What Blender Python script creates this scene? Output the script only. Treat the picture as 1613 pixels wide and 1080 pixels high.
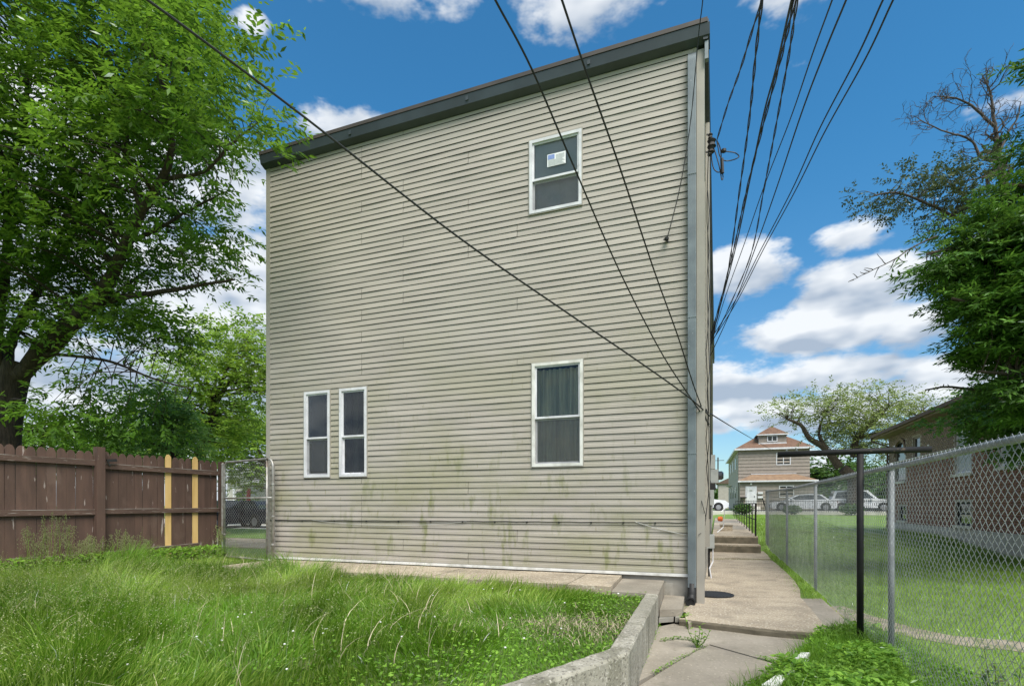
import bpy, math, random
import numpy as np
from mathutils import Vector, Matrix
random.seed(7); rng = np.random.default_rng(11)
sc = bpy.context.scene
for o in list(bpy.data.objects): bpy.data.objects.remove(o)
COL = sc.collection
R = math.radians
# ------------------------------------------------------------------ camera
YAW = R(20.8); FPX = 851.0; CX, HY = 806.5, 795.0; CAMH = 1.45
cam = bpy.data.cameras.new('camera'); camo = bpy.data.objects.new('camera', cam); COL.objects.link(camo)
camo.location = (0, 0, CAMH); camo.rotation_euler = (R(90), 0, YAW)
cam.sensor_width = 36; cam.lens = 36*FPX/1613; cam.shift_y = (HY-540)/1613
cam.clip_start = .05; cam.clip_end = 2000
sc.camera = camo
CA, SA = math.cos(YAW), math.sin(YAW)
def ray(px):
    xc = (px-CX)/FPX
    return xc*CA - SA, xc*SA + CA
def P(px, py, d):
    dx, dy = ray(px); return Vector((dx*d, dy*d, CAMH - (py-HY)*d/FPX))
def PZ(px, py, z):
    return P(px, py, (CAMH-z)*FPX/(py-HY))
def PY(px, py, y):
    return P(px, py, y/ray(px)[1])
def PX(px, py, x):
    return P(px, py, x/ray(px)[0])
# ------------------------------------------------------------------ world and sun
SUN_EL, SUN_AZ = 56.0, 138.0          # azimuth clockwise from +Y
world = bpy.data.worlds.new('World'); sc.world = world; world.use_nodes = True
def build_world():
    nt = world.node_tree; N = nt.nodes; L = nt.links; N.clear()
    out = N.new('ShaderNodeOutputWorld'); bg = N.new('ShaderNodeBackground'); L.new(bg.outputs[0], out.inputs[0])
    sky = N.new('ShaderNodeTexSky'); sky.sky_type = 'NISHITA'; sky.sun_disc = False
    sky.sun_elevation = R(SUN_EL); sky.sun_rotation = R(SUN_AZ); sky.air_density = 1.1; sky.dust_density = .4; sky.ozone_density = 3.0
    tc = N.new('ShaderNodeTexCoord'); D = tc.outputs['Generated']
    def math_(op, a, b=None, c=None, clamp=False):
        n = N.new('ShaderNodeMath'); n.operation = op; n.use_clamp = clamp
        for i, v in enumerate((a, b, c)):
            if v is None: continue
            if isinstance(v, (int, float)): n.inputs[i].default_value = v
            else: L.new(v, n.inputs[i])
        return n.outputs[0]
    def vmath(op, a, b):
        n = N.new('ShaderNodeVectorMath'); n.operation = op
        for i, v in enumerate((a, b)):
            if isinstance(v, tuple): n.inputs[i].default_value = v
            else: L.new(v, n.inputs[i])
        return n
    sep = N.new('ShaderNodeSeparateXYZ'); L.new(D, sep.inputs[0]); z = sep.outputs[2]
    # tint: deep blue overhead, paler near the horizon
    mr = N.new('ShaderNodeMapRange'); mr.interpolation_type = 'SMOOTHSTEP'; L.new(z, mr.inputs[0]); mr.inputs[1].default_value = 0.0; mr.inputs[2].default_value = .55
    tint = N.new('ShaderNodeMix'); tint.data_type = 'RGBA'; L.new(mr.outputs[0], tint.inputs[0])
    tint.inputs[6].default_value = (.60, .74, .80, 1); tint.inputs[7].default_value = (.30, .80, .97, 1)
    mul = N.new('ShaderNodeMix'); mul.data_type = 'RGBA'; mul.blend_type = 'MULTIPLY'; mul.inputs[0].default_value = 1
    L.new(sky.outputs[0], mul.inputs[6]); L.new(tint.outputs[2], mul.inputs[7])
    # clouds: puffs at their real directions, broken up by noise, plus scattered ones all round
    mp = N.new('ShaderNodeMapping'); mp.inputs['Scale'].default_value = (1, 1, 2.1); L.new(D, mp.inputs[0])
    nz = N.new('ShaderNodeTexNoise'); nz.inputs['Scale'].default_value = 5.5; nz.inputs['Detail'].default_value = 5; nz.inputs['Roughness'].default_value = .56
    L.new(mp.outputs[0], nz.inputs[0])
    big = N.new('ShaderNodeTexNoise'); big.inputs['Scale'].default_value = 1.7; big.inputs['Detail'].default_value = 3; L.new(mp.outputs[0], big.inputs[0])
    dens = None
    # (px, py, half width, half height, weight)
    blobs = [(950, -5, 150, 62, 1), (1235, -12, 130, 46, 1), (1080, -70, 260, 50, .8), (530, -25, 230, 30, .8), (400, 44, 40, 24, .55), (560, 200, 100, 34, 1),
             (1168, 430, 88, 52, 1.15), (1345, 374, 72, 30, 1.1), (1370, 442, 150, 50, 1.25), (1540, 400, 90, 60, .9), (1300, 522, 190, 42, 1.25), (1430, 520, 90, 36, 1.1), (1226, 548, 18, 13, 1),
             (1300, 588, 145, 34, 1.15), (1160, 610, 80, 60, .95), (1470, 600, 120, 40, .6), (1250, 650, 260, 30, .9), (1600, 170, 110, 60, .6),
             (330, 470, 300, 230, 1.2), (60, 300, 280, 280, 1.2), (-250, 420, 320, 300, 1.1), (300, 250, 170, 140, 1.0)]
    shn = None; shd = None
    for px, py, hw, hh, w in blobs:
        c = P(px, py, 1.0) - Vector((0, 0, CAMH)); cn = c.normalized()
        rw = ((P(px+hw, py, 1.0)-Vector((0, 0, CAMH))).normalized() - cn).length
        rh = ((P(px, py-hh, 1.0)-Vector((0, 0, CAMH))).normalized() - cn).length
        d = vmath('SUBTRACT', D, tuple(cn)); s = vmath('MULTIPLY', d.outputs[0], (1/rw, 1/rw, 1/rh))
        ln = N.new('ShaderNodeVectorMath'); ln.operation = 'LENGTH'; L.new(s.outputs[0], ln.inputs[0])
        v = math_('MULTIPLY', math_('SUBTRACT', 1.25, ln.outputs['Value'], clamp=True), w)
        dens = v if dens is None else math_('MAXIMUM', dens, v)
        sz = N.new('ShaderNodeSeparateXYZ'); L.new(s.outputs[0], sz.inputs[0]); q = math_('MULTIPLY', v, sz.outputs[2])
        shn = q if shn is None else math_('ADD', shn, q); shd = v if shd is None else math_('ADD', shd, v)
    gen = math_('MULTIPLY', math_('SUBTRACT', big.outputs[0], .40, clamp=True), 6.0)
    # scattered clouds lie outside the blue part in view
    c0 = (P(1250, 200, 1.0)-Vector((0, 0, CAMH))).normalized()
    dt = N.new('ShaderNodeVectorMath'); dt.operation = 'DOT_PRODUCT'; L.new(D, dt.inputs[0]); dt.inputs[1].default_value = tuple(c0)
    away = N.new('ShaderNodeMapRange'); L.new(dt.outputs['Value'], away.inputs[0]); away.inputs[1].default_value = .72; away.inputs[2].default_value = .45
    gen = math_('MULTIPLY', gen, away.outputs[0])
    dens = math_('MAXIMUM', dens, gen)
    nzf = N.new('ShaderNodeTexNoise'); nzf.inputs['Scale'].default_value = 17; nzf.inputs['Detail'].default_value = 4; nzf.inputs['Roughness'].default_value = .6; L.new(mp.outputs[0], nzf.inputs[0])
    dn = math_('ADD', dens, math_('MULTIPLY', math_('SUBTRACT', nz.outputs[0], .5), 2.4))
    dn = math_('ADD', dn, math_('MULTIPLY', math_('SUBTRACT', nzf.outputs[0], .5), 1.5))
    dn = math_('SUBTRACT', math_('ADD', dn, math_('MINIMUM', math_('MULTIPLY', dens, 1.5), .26)), .26)
    hz = N.new('ShaderNodeMapRange'); L.new(z, hz.inputs[0]); hz.inputs[1].default_value = .25; hz.inputs[2].default_value = .02; hz.inputs[4].default_value = .95
    dn = math_('ADD', dn, hz.outputs[0])
    cm = N.new('ShaderNodeMapRange'); cm.interpolation_type = 'SMOOTHSTEP'; L.new(dn, cm.inputs[0]); cm.inputs[1].default_value = .22; cm.inputs[2].default_value = .80; cm.inputs[4].default_value = .96
    # cloud brightness: thick undersides greyer
    nb = N.new('ShaderNodeTexNoise'); nb.inputs['Scale'].default_value = 9; nb.inputs['Detail'].default_value = 3
    of = vmath('ADD', mp.outputs[0], (0, 0, .05)); L.new(of.outputs[0], nb.inputs[0])
    nb2 = N.new('ShaderNodeTexNoise'); nb2.inputs['Scale'].default_value = 9; nb2.inputs['Detail'].default_value = 3; L.new(mp.outputs[0], nb2.inputs[0])
    sh = math_('ADD', math_('MULTIPLY', math_('SUBTRACT', nb2.outputs[0], nb.outputs[0]), 3.4), .58)
    sh = math_('ADD', sh, math_('MULTIPLY', math_('DIVIDE', shn, math_('ADD', shd, .15)), .75), clamp=True)
    cc = N.new('ShaderNodeMix'); cc.data_type = 'RGBA'; L.new(sh, cc.inputs[0])
    cc.inputs[6].default_value = (2.5, 3.0, 3.7, 1); cc.inputs[7].default_value = (5.4, 5.6, 5.8, 1)
    fin = N.new('ShaderNodeMix'); fin.data_type = 'RGBA'; L.new(cm.outputs[0], fin.inputs[0]); L.new(mul.outputs[2], fin.inputs[6]); L.new(cc.outputs[2], fin.inputs[7])
    L.new(fin.outputs[2], bg.inputs[0]); bg.inputs[1].default_value = .10
build_world()
world.cycles.sampling_method = 'MANUAL'; world.cycles.sample_map_resolution = 256
sun = bpy.data.lights.new('sun', 'SUN'); sun.energy = 3.3; sun.angle = R(38); sun.color = (1, .95, .86)
suno = bpy.data.objects.new('sun', sun); COL.objects.link(suno)
az, el = R(SUN_AZ), R(SUN_EL)
sd = Vector((math.sin(az)*math.cos(el), math.cos(az)*math.cos(el), math.sin(el)))
suno.rotation_euler = sd.to_track_quat('Z', 'Y').to_euler()
sc.view_settings.view_transform = 'Standard'; sc.view_settings.look = 'None'; sc.view_settings.gamma = 1
sc.view_settings.use_curve_mapping = False; sc.view_settings.exposure = 0.82
sc.render.engine = 'CYCLES'
sc.cycles.transparent_max_bounces = 12; sc.cycles.max_bounces = 4; sc.cycles.diffuse_bounces = 2; sc.cycles.glossy_bounces = 2; sc.cycles.transmission_bounces = 2

# ------------------------------------------------------------------ materials
def mat(name, c1, c2=None, scale=5, rough=.8, bump=0, bscale=None, metal=0, detail=5, stretch=(1, 1, 1), lo=.35, hi=.65,
        spots=None, obj_rand=0, coord='world', spec=.5):
    """principled with a two-colour noise, optional speckle/streak layers and bump.  spots: list of (scale, stretch, threshold, width, colour, amount)"""
    m = bpy.data.materials.new(name); m.use_nodes = True; nt = m.node_tree; N = nt.nodes; L = nt.links
    b = N['Principled BSDF']; b.inputs['Roughness'].default_value = rough; b.inputs['Metallic'].default_value = metal
    b.inputs['Specular IOR Level'].default_value = spec
    if coord == 'world':
        g = N.new('ShaderNodeNewGeometry'); src = g.outputs['Position']
    else:
        g = N.new('ShaderNodeTexCoord'); src = g.outputs['Object']
    def noise(sc_, st, det=detail):
        mp = N.new('ShaderNodeMapping'); mp.inputs['Scale'].default_value = st; L.new(src, mp.inputs[0])
        n = N.new('ShaderNodeTexNoise'); n.inputs['Scale'].default_value = sc_; n.inputs['Detail'].default_value = det; L.new(mp.outputs[0], n.inputs[0]); return n.outputs[0]
    c2 = c2 or tuple(x*.8 for x in c1)
    r = N.new('ShaderNodeValToRGB'); L.new(noise(scale, stretch), r.inputs[0])
    r.color_ramp.elements[0].position = lo; r.color_ramp.elements[0].color = (*c1, 1)
    r.color_ramp.elements[1].position = hi; r.color_ramp.elements[1].color = (*c2, 1)
    col = r.outputs[0]
    for (s_, st, th, wd, cc, am) in (spots or []):
        mr = N.new('ShaderNodeMapRange'); L.new(noise(s_, st), mr.inputs[0]); mr.inputs[1].default_value = th; mr.inputs[2].default_value = th+wd; mr.inputs[4].default_value = am
        mx = N.new('ShaderNodeMix'); mx.data_type = 'RGBA'; L.new(mr.outputs[0], mx.inputs[0]); L.new(col, mx.inputs[6]); mx.inputs[7].default_value = (*cc, 1); col = mx.outputs[2]
    if obj_rand:
        oi = N.new('ShaderNodeObjectInfo'); mr = N.new('ShaderNodeMapRange'); L.new(oi.outputs['Random'], mr.inputs[0]); mr.inputs[3].default_value = 1-obj_rand; mr.inputs[4].default_value = 1+obj_rand
        hs = N.new('ShaderNodeHueSaturation'); L.new(mr.outputs[0], hs.inputs['Value']); L.new(col, hs.inputs['Color']); col = hs.outputs[0]
    L.new(col, b.inputs['Base Color'])
    if bump:
        bp = N.new('ShaderNodeBump'); bp.inputs['Distance'].default_value = bump; bp.inputs['Strength'].default_value = 1
        L.new(noise(bscale or scale*6, stretch, 8), bp.inputs['Height']); L.new(bp.outputs[0], b.inputs['Normal'])
    m['col_out'] = 0
    return m
def leafmat(name, cols, rough=.5, trans=.35, tcol=None):
    m = bpy.data.materials.new(name); m.use_nodes = True; nt = m.node_tree; N = nt.nodes; L = nt.links
    b = N['Principled BSDF']; b.inputs['Roughness'].default_value = rough; b.inputs['Specular IOR Level'].default_value = .35
    g = N.new('ShaderNodeNewGeometry'); r = N.new('ShaderNodeValToRGB'); L.new(g.outputs['Random Per Island'], r.inputs[0])
    els = r.color_ramp.elements
    for i, c in enumerate(cols):
        p = i/(len(cols)-1)
        e = els[0] if i == 0 else (els[1] if i == len(cols)-1 else els.new(p))
        e.position = p; e.color = (*c, 1)
    nz = N.new('ShaderNodeTexNoise'); nz.inputs['Scale'].default_value = .9; nz.inputs['Detail'].default_value = 2; L.new(g.outputs['Position'], nz.inputs[0])
    mr = N.new('ShaderNodeMapRange'); L.new(nz.outputs[0], mr.inputs[0]); mr.inputs[1].default_value = .3; mr.inputs[2].default_value = .7; mr.inputs[3].default_value = .75; mr.inputs[4].default_value = 1.3
    hs = N.new('ShaderNodeHueSaturation'); L.new(r.outputs[0], hs.inputs['Color']); L.new(mr.outputs[0], hs.inputs['Value'])
    L.new(hs.outputs[0], b.inputs['Base Color'])
    t = N.new('ShaderNodeBsdfTranslucent'); h2 = N.new('ShaderNodeHueSaturation'); h2.inputs['Hue'].default_value = .485; h2.inputs['Value'].default_value = 1.5; L.new(hs.outputs[0], h2.inputs['Color']); L.new(h2.outputs[0], t.inputs[0])
    mx = N.new('ShaderNodeMixShader'); mx.inputs[0].default_value = trans; L.new(b.outputs[0], mx.inputs[1]); L.new(t.outputs[0], mx.inputs[2])
    L.new(mx.outputs[0], N['Material Output'].inputs[0]); return m
def glassmat(name, tint=(.86, .88, .88), rough=.02, alpha=.75):
    m = bpy.data.materials.new(name); m.use_nodes = True; nt = m.node_tree; N = nt.nodes; L = nt.links
    N.remove(N['Principled BSDF'])
    t = N.new('ShaderNodeBsdfTransparent'); t.inputs[0].default_value = (*tint, 1)
    gl = N.new('ShaderNodeBsdfGlossy'); gl.inputs['Roughness'].default_value = rough; gl.inputs[0].default_value = (.9, .95, 1, 1)
    fr = N.new('ShaderNodeFresnel'); fr.inputs[0].default_value = 1.38
    g = N.new('ShaderNodeNewGeometry'); nz = N.new('ShaderNodeTexNoise'); nz.inputs['Scale'].default_value = 3; L.new(g.outputs['Position'], nz.inputs[0])
    bp = N.new('ShaderNodeBump'); bp.inputs['Distance'].default_value = .0008; L.new(nz.outputs[0], bp.inputs['Height']); L.new(bp.outputs[0], gl.inputs['Normal'])
    mx = N.new('ShaderNodeMixShader'); L.new(fr.outputs[0], mx.inputs[0]); L.new(t.outputs[0], mx.inputs[1]); L.new(gl.outputs[0], mx.inputs[2])
    L.new(mx.outputs[0], N['Material Output'].inputs[0]); return m
def screenmat(name):
    m = bpy.data.materials.new(name); m.use_nodes = True; nt = m.node_tree; N = nt.nodes; L = nt.links
    b = N['Principled BSDF']; b.inputs['Base Color'].default_value = (.10, .105, .11, 1); b.inputs['Roughness'].default_value = .7
    g = N.new('ShaderNodeNewGeometry'); nz = N.new('ShaderNodeTexNoise'); nz.inputs['Scale'].default_value = 6; nz.inputs['Detail'].default_value = 6; L.new(g.outputs['Position'], nz.inputs[0])
    mr = N.new('ShaderNodeMapRange'); L.new(nz.outputs[0], mr.inputs[0]); mr.inputs[3].default_value = .22; mr.inputs[4].default_value = .48
    L.new(mr.outputs[0], b.inputs['Alpha']); return m
def sidingmat(name, base, stain=True):
    m = mat(name, base, tuple(x*.86 for x in base), scale=1.4, rough=.62, bump=.0006, bscale=30, stretch=(.6, .6, 4), obj_rand=.035)
    nt = m.node_tree; N = nt.nodes; L = nt.links; b = N['Principled BSDF']
    link = b.inputs['Base Color'].links[0]; col = link.from_socket
    g = N.new('ShaderNodeNewGeometry'); sp = N.new('ShaderNodeSeparateXYZ'); L.new(g.outputs['Position'], sp.inputs[0])
    def layer(scale, st, th, wd, z0, z1, colr, am):
        nonlocal col
        mp = N.new('ShaderNodeMapping'); mp.inputs['Scale'].default_value = st; L.new(g.outputs['Position'], mp.inputs[0])
        n = N.new('ShaderNodeTexNoise'); n.inputs['Scale'].default_value = scale; n.inputs['Detail'].default_value = 7; n.inputs['Roughness'].default_value = .6; L.new(mp.outputs[0], n.inputs[0])
        a = N.new('ShaderNodeMapRange'); L.new(n.outputs[0], a.inputs[0]); a.inputs[1].default_value = th; a.inputs[2].default_value = th+wd
        c = N.new('ShaderNodeMapRange'); L.new(sp.outputs[2], c.inputs[0]); c.inputs[1].default_value = z1; c.inputs[2].default_value = z0; c.inputs[4].default_value = am
        q = N.new('ShaderNodeMath'); q.operation = 'MULTIPLY'; L.new(a.outputs[0], q.inputs[0]); L.new(c.outputs[0], q.inputs[1])
        mx = N.new('ShaderNodeMix'); mx.data_type = 'RGBA'; L.new(q.outputs[0], mx.inputs[0]); L.new(col, mx.inputs[6]); mx.inputs[7].default_value = (*colr, 1); col = mx.outputs[2]
    if stain:
        layer(.8, (1, 1, 1.6), .40, .22, 1.6, 5.5, (.27, .262, .15), .65)      # broad algae film low on the wall
        layer(2.2, (2.6, 1, .7), .57, .12, 1.4, 3.4, (.18, .19, .075), .8)     # green patches
        layer(7, (2.2, 1, .5), .63, .06, 1.8, 5.8, (.21, .195, .095), .7)         # short drips
        layer(14, (1, 1, 3), .62, .12, .4, 2.6, (.22, .20, .15), .35)           # splash dirt
        layer(.5, (1, 1, 1), .45, .3, 9, -20, (.36, .35, .31), .35)
    L.new(col, b.inputs['Base Color']); return m

M = {}
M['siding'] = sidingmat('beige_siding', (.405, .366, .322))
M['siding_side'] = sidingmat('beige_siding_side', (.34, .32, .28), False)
M['trim'] = mat('tan_trim', (.36, .335, .29), (.30, .28, .245), scale=2, rough=.5)
M['white'] = mat('white_vinyl', (.70, .70, .73), (.56, .56, .59), scale=4, rough=.4, spots=[(12, (1, 1, 1), .6, .1, (.38, .38, .36), .5)])
M['whitedirty'] = mat('white_dirty', (.74, .73, .70), (.48, .47, .43), scale=5, rough=.5, lo=.45, hi=.7)
M['fascia'] = mat('dark_fascia', (.045, .060, .070), (.032, .042, .048), scale=2, rough=.45)
M['cap'] = mat('dark_brown_cap', (.06, .048, .042), (.04, .034, .03), scale=3, rough=.6)
M['galv'] = mat('galvanised', (.22, .255, .27), (.15, .175, .19), scale=3, rough=.5, metal=.35, spots=[(40, (1, 1, .6), .70, .05, (.7, .75, .78), .5)])
M['steel'] = mat('chain_link_steel', (.36, .38, .40), (.24, .26, .28), scale=4, rough=.5, metal=.4)
M['poststeel'] = mat('fence_post_steel', (.22, .235, .25), (.15, .16, .175), scale=9, rough=.65, metal=.15, spots=[(30, (1, 1, 1), .62, .06, (.34, .36, .37), .5)])
M['oldsteel'] = mat('old_steel', (.45, .44, .42), (.28, .26, .24), scale=9, rough=.5, metal=.5, spots=[(6, (1, 1, 1), .58, .08, (.16, .10, .06), .6)])
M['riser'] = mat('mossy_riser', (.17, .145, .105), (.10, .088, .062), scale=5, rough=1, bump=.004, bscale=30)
M['pale_found'] = mat('painted_foundation', (.50, .48, .45), (.38, .365, .34), scale=2, rough=.9)
M['blackpaint'] = mat('black_paint', (.010, .010, .011), (.016, .016, .016), scale=8, rough=.65, spec=.25, spots=[(14, (1, 1, 1), .68, .03, (.12, .09, .06), .5)])
M['black'] = mat('black_plastic', (.01, .01, .011), (.016, .016, .016), rough=.6)
M['wire'] = mat('wire_black', (.012, .012, .013), (.02, .02, .02), rough=.6)
M['foundation'] = mat('foundation_concrete', (.34, .32, .28), (.20, .19, .165), scale=3, rough=.9, bump=.004, bscale=14, spots=[(5, (1, 1, .4), .58, .1, (.10, .10, .075), .5)])
M['concrete'] = mat('walk_concrete', (.385, .32, .235), (.275, .225, .165), scale=1.6, rough=.88, bump=.003, bscale=60, obj_rand=.05,
    spots=[(34, (1, 1, 1), .55, .05, (.56, .51, .41), .75), (27, (1, 1, 1), .60, .05, (.15, .12, .095), .6), (2.3, (1, 1, 1), .52, .14, (.20, .17, .13), .6), (9, (1, 1, 1), .60, .1, (.24, .20, .155), .5)])
M['concrete2'] = mat('old_walk_concrete', (.31, .275, .225), (.22, .195, .155), scale=1.3, rough=.9, bump=.002, bscale=50, obj_rand=.05,
    spots=[(32, (1, 1, 1), .60, .05, (.42, .38, .31), .5), (25, (1, 1, 1), .62, .05, (.13, .11, .09), .4), (1.5, (1, 1, 1), .52, .12, (.17, .148, .12), .6), (6, (1, 1, 1), .62, .1, (.13, .13, .08), .4)])
M['curb'] = mat('retaining_concrete', (.36, .34, .28), (.25, .235, .19), scale=3, rough=.92, bump=.007, bscale=45,
    spots=[(3.2, (1.5, 1.5, .3), .50, .14, (.13, .125, .085), .7), (38, (1, 1, 1), .57, .04, (.09, .08, .065), .7), (30, (1, 1, 1), .60, .05, (.6, .57, .5), .5), (1.1, (1, 1, 1), .5, .2, (.20, .19, .15), .6)])
M['soil'] = mat('soil', (.07, .055, .035), (.045, .05, .02), scale=6, rough=1, bump=.02, bscale=25)
M['lawnbase'] = mat('lawn_base', (.08, .12, .025), (.05, .08, .018), scale=3, rough=1, bump=.01, bscale=60, spots=[(2, (1, 1, 1), .6, .1, (.13, .12, .05), .5)])
M['farlawn'] = mat('mown_lawn', (.17, .27, .055), (.125, .215, .04), scale=2.2, rough=1, bump=.02, bscale=70, spots=[(1.2, (1, 1, 1), .60, .12, (.14, .17, .05), .5), (30, (1, 1, 1), .6, .1, (.05, .10, .018), .5)])
M['dirt'] = mat('dirt_path', (.30, .26, .20), (.20, .175, .12), scale=5, rough=1, bump=.012, bscale=30, spots=[(7, (1, 1, 1), .52, .1, (.10, .14, .04), .6)])
M['asphalt'] = mat('asphalt', (.11, .11, .11), (.08, .08, .08), scale=2, rough=.95)
M['pale_road'] = mat('pale_concrete_drive', (.66, .63, .59), (.55, .53, .49), scale=2, rough=.9)
M['brownwood'] = mat('brown_fence_paint', (.105, .060, .044), (.075, .043, .032), scale=3, rough=.75, bump=.002, bscale=30, stretch=(3, 3, .5), obj_rand=.14,
    spots=[(7, (2, 2, .35), .665, .03, (.42, .36, .33), .65), (3, (1, 1, .6), .60, .1, (.14, .09, .07), .5)])
M['railwood'] = mat('brown_rail_peeling', (.11, .065, .048), (.075, .045, .034), scale=4, rough=.8, bump=.004, bscale=20, stretch=(1, .4, 3), spots=[(7, (1, .8, 9), .63, .04, (.30, .26, .23), .65)])
M['railtop'] = mat('rail_worn_top', (.30, .27, .24), (.12, .08, .06), scale=7, rough=.9, stretch=(1, .5, 1), lo=.42, hi=.6)
M['newwood'] = mat('new_pine', (.70, .47, .19), (.60, .38, .13), scale=3, rough=.7, stretch=(4, 4, .5), spots=[(5, (1, 1, 1), .70, .03, (.22, .10, .03), .7)])
M['brick'] = mat('red_brick', (.32, .15, .105), (.19, .09, .07), scale=6, rough=.9, detail=2, stretch=(1, 1, 2), lo=.3, hi=.7, spots=[(9, (1, 1, 2), .62, .04, (.30, .17, .12), .6)])
M['brick2'] = mat('tan_brick', (.30, .225, .175), (.20, .15, .12), scale=6, rough=.9, detail=2, stretch=(1, 1, 2), lo=.3, hi=.7)
M['mortar'] = mat('mortar', (.42, .37, .32), (.33, .29, .25), scale=6, rough=.95)
M['stone'] = mat('sill_stone', (.62, .60, .54), (.48, .46, .41), scale=5, rough=.85)
M['shingle'] = mat('brown_shingle', (.17, .115, .09), (.11, .078, .062), scale=9, rough=.95, bump=.02, bscale=15)
M['shingle_red'] = mat('reddish_shingle', (.17, .10, .066), (.12, .07, .048), scale=2.5, rough=.95, bump=.02, bscale=8, spots=[(9, (1, 1, 3), .55, .1, (.26, .15, .095), .5)])
M['shingle_tan'] = mat('tan_shingle', (.26, .17, .105), (.19, .12, .075), scale=2.5, rough=.95, bump=.02, bscale=8)
M['taupe'] = mat('taupe_siding', (.29, .25, .215), (.25, .215, .185), scale=3, rough=.7)
M['taupe_light'] = mat('pale_taupe_siding', (.44, .40, .36), (.38, .345, .31), scale=3, rough=.7)
M['glass'] = glassmat('window_glass')
M['darkglass'] = mat('dark_glass', (.02, .024, .028), (.03, .035, .04), rough=.08, spec=.8)
M['screen'] = screenmat('insect_screen')
M['blind'] = mat('roller_blind', (.46, .48, .53), (.38, .40, .45), scale=2, rough=.6)
M['curtain'] = mat('grey_green_curtain', (.72, .62, .46), (.42, .37, .28), scale=3, rough=.9, stretch=(5, 5, .4))
M['curtain_b'] = mat('mauve_curtain', (.20, .16, .18), (.15, .12, .13), scale=3, rough=.9)
M['room'] = mat('dark_interior', (.02, .02, .02), (.03, .03, .03), rough=1)
M['paper'] = mat('sticker_paper', (.85, .86, .86), (.8, .81, .82), rough=.5)
M['blueprint'] = mat('sticker_blue', (.16, .24, .52), (.22, .3, .58), scale=40, rough=.5)
M['ink'] = mat('sticker_ink', (.28, .3, .34), rough=.5)
M['meter'] = mat('meter_box_grey', (.38, .39, .37), (.30, .31, .30), rough=.5)
M['orange'] = mat('orange_plastic', (.75, .16, .03), rough=.5)
M['bark'] = mat('dark_bark', (.075, .055, .04), (.035, .027, .02), scale=8, rough=1, bump=.03, bscale=18, stretch=(2, 2, .5))
M['bark_grey'] = mat('grey_dead_bark', (.10, .085, .075), (.06, .05, .045), scale=8, rough=1, bump=.01, bscale=20)
M['leafA'] = leafmat('ash_leaves', [(.06, .135, .014), (.14, .29, .022), (.24, .42, .035), (.11, .235, .02)], trans=.5)
M['leafB'] = leafmat('back_leaves', [(.09, .19, .02), (.18, .33, .04), (.26, .41, .05)], trans=.45)
M['leafC'] = leafmat('conifer_leaves', [(.028, .085, .012), (.055, .145, .02), (.12, .26, .035)], trans=.22)
M['leafG'] = leafmat('grey_green_leaves', [(.035, .06, .022), (.06, .095, .035), (.10, .14, .05)], trans=.2)
M['leafD'] = leafmat('sparse_leaves', [(.13, .18, .055), (.20, .27, .08), (.27, .33, .11)], trans=.35)
M['leafE'] = leafmat('maple_leaves', [(.07, .16, .03), (.11, .24, .05), (.15, .29, .07)], trans=.4)
M['grassT'] = leafmat('tall_grass_blades', [(.08, .18, .012), (.25, .45, .03), (.36, .58, .055), (.17, .34, .022), (.48, .62, .11), (.12, .25, .015)], trans=.35)
M['grassY'] = leafmat('yellow_green_blades', [(.32, .42, .09), (.44, .50, .16), (.22, .36, .05)], trans=.35)
M['straw'] = leafmat('dry_straw', [(.50, .42, .28), (.36, .27, .17), (.62, .54, .38)], trans=.1)
M['grassS'] = leafmat('short_grass_blades', [(.13, .24, .03), (.22, .36, .05), (.30, .43, .08)], trans=.35)
M['weed'] = leafmat('weed_leaves', [(.08, .20, .018), (.17, .37, .035), (.26, .46, .06)], trans=.4)
M['darkweed'] = leafmat('dark_weed_leaves', [(.03, .08, .02), (.05, .12, .03), (.10, .10, .04)], trans=.25)
M['seed'] = leafmat('seed_heads', [(.36, .36, .20), (.46, .43, .28), (.26, .30, .13)], trans=.2)
M['flower'] = mat('white_flower', (.85, .84, .8), rough=.6)
M['rubber'] = mat('tyre', (.015, .015, .015), rough=.9)
M['rim'] = mat('wheel_rim', (.5, .5, .52), rough=.35, metal=.6)
M['carwhite'] = mat('car_white_paint', (.80, .81, .82), (.76, .77, .79), rough=.25)
M['cardark'] = mat('car_navy_paint', (.025, .03, .042), (.03, .035, .05), rough=.2)
M['carglass'] = mat('car_glass', (.03, .04, .045), rough=.08, spec=.7)
M['red'] = mat('red_plastic', (.5, .02, .02), rough=.3)
M['plate'] = mat('plate_blue', (.2, .45, .8), rough=.4)
M['lamp'] = mat('headlamp', (.7, .72, .75), rough=.15)
M['bush'] = leafmat('bush_leaves', [(.03, .08, .015), (.06, .13, .02), (.09, .17, .03)], trans=.3)

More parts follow.
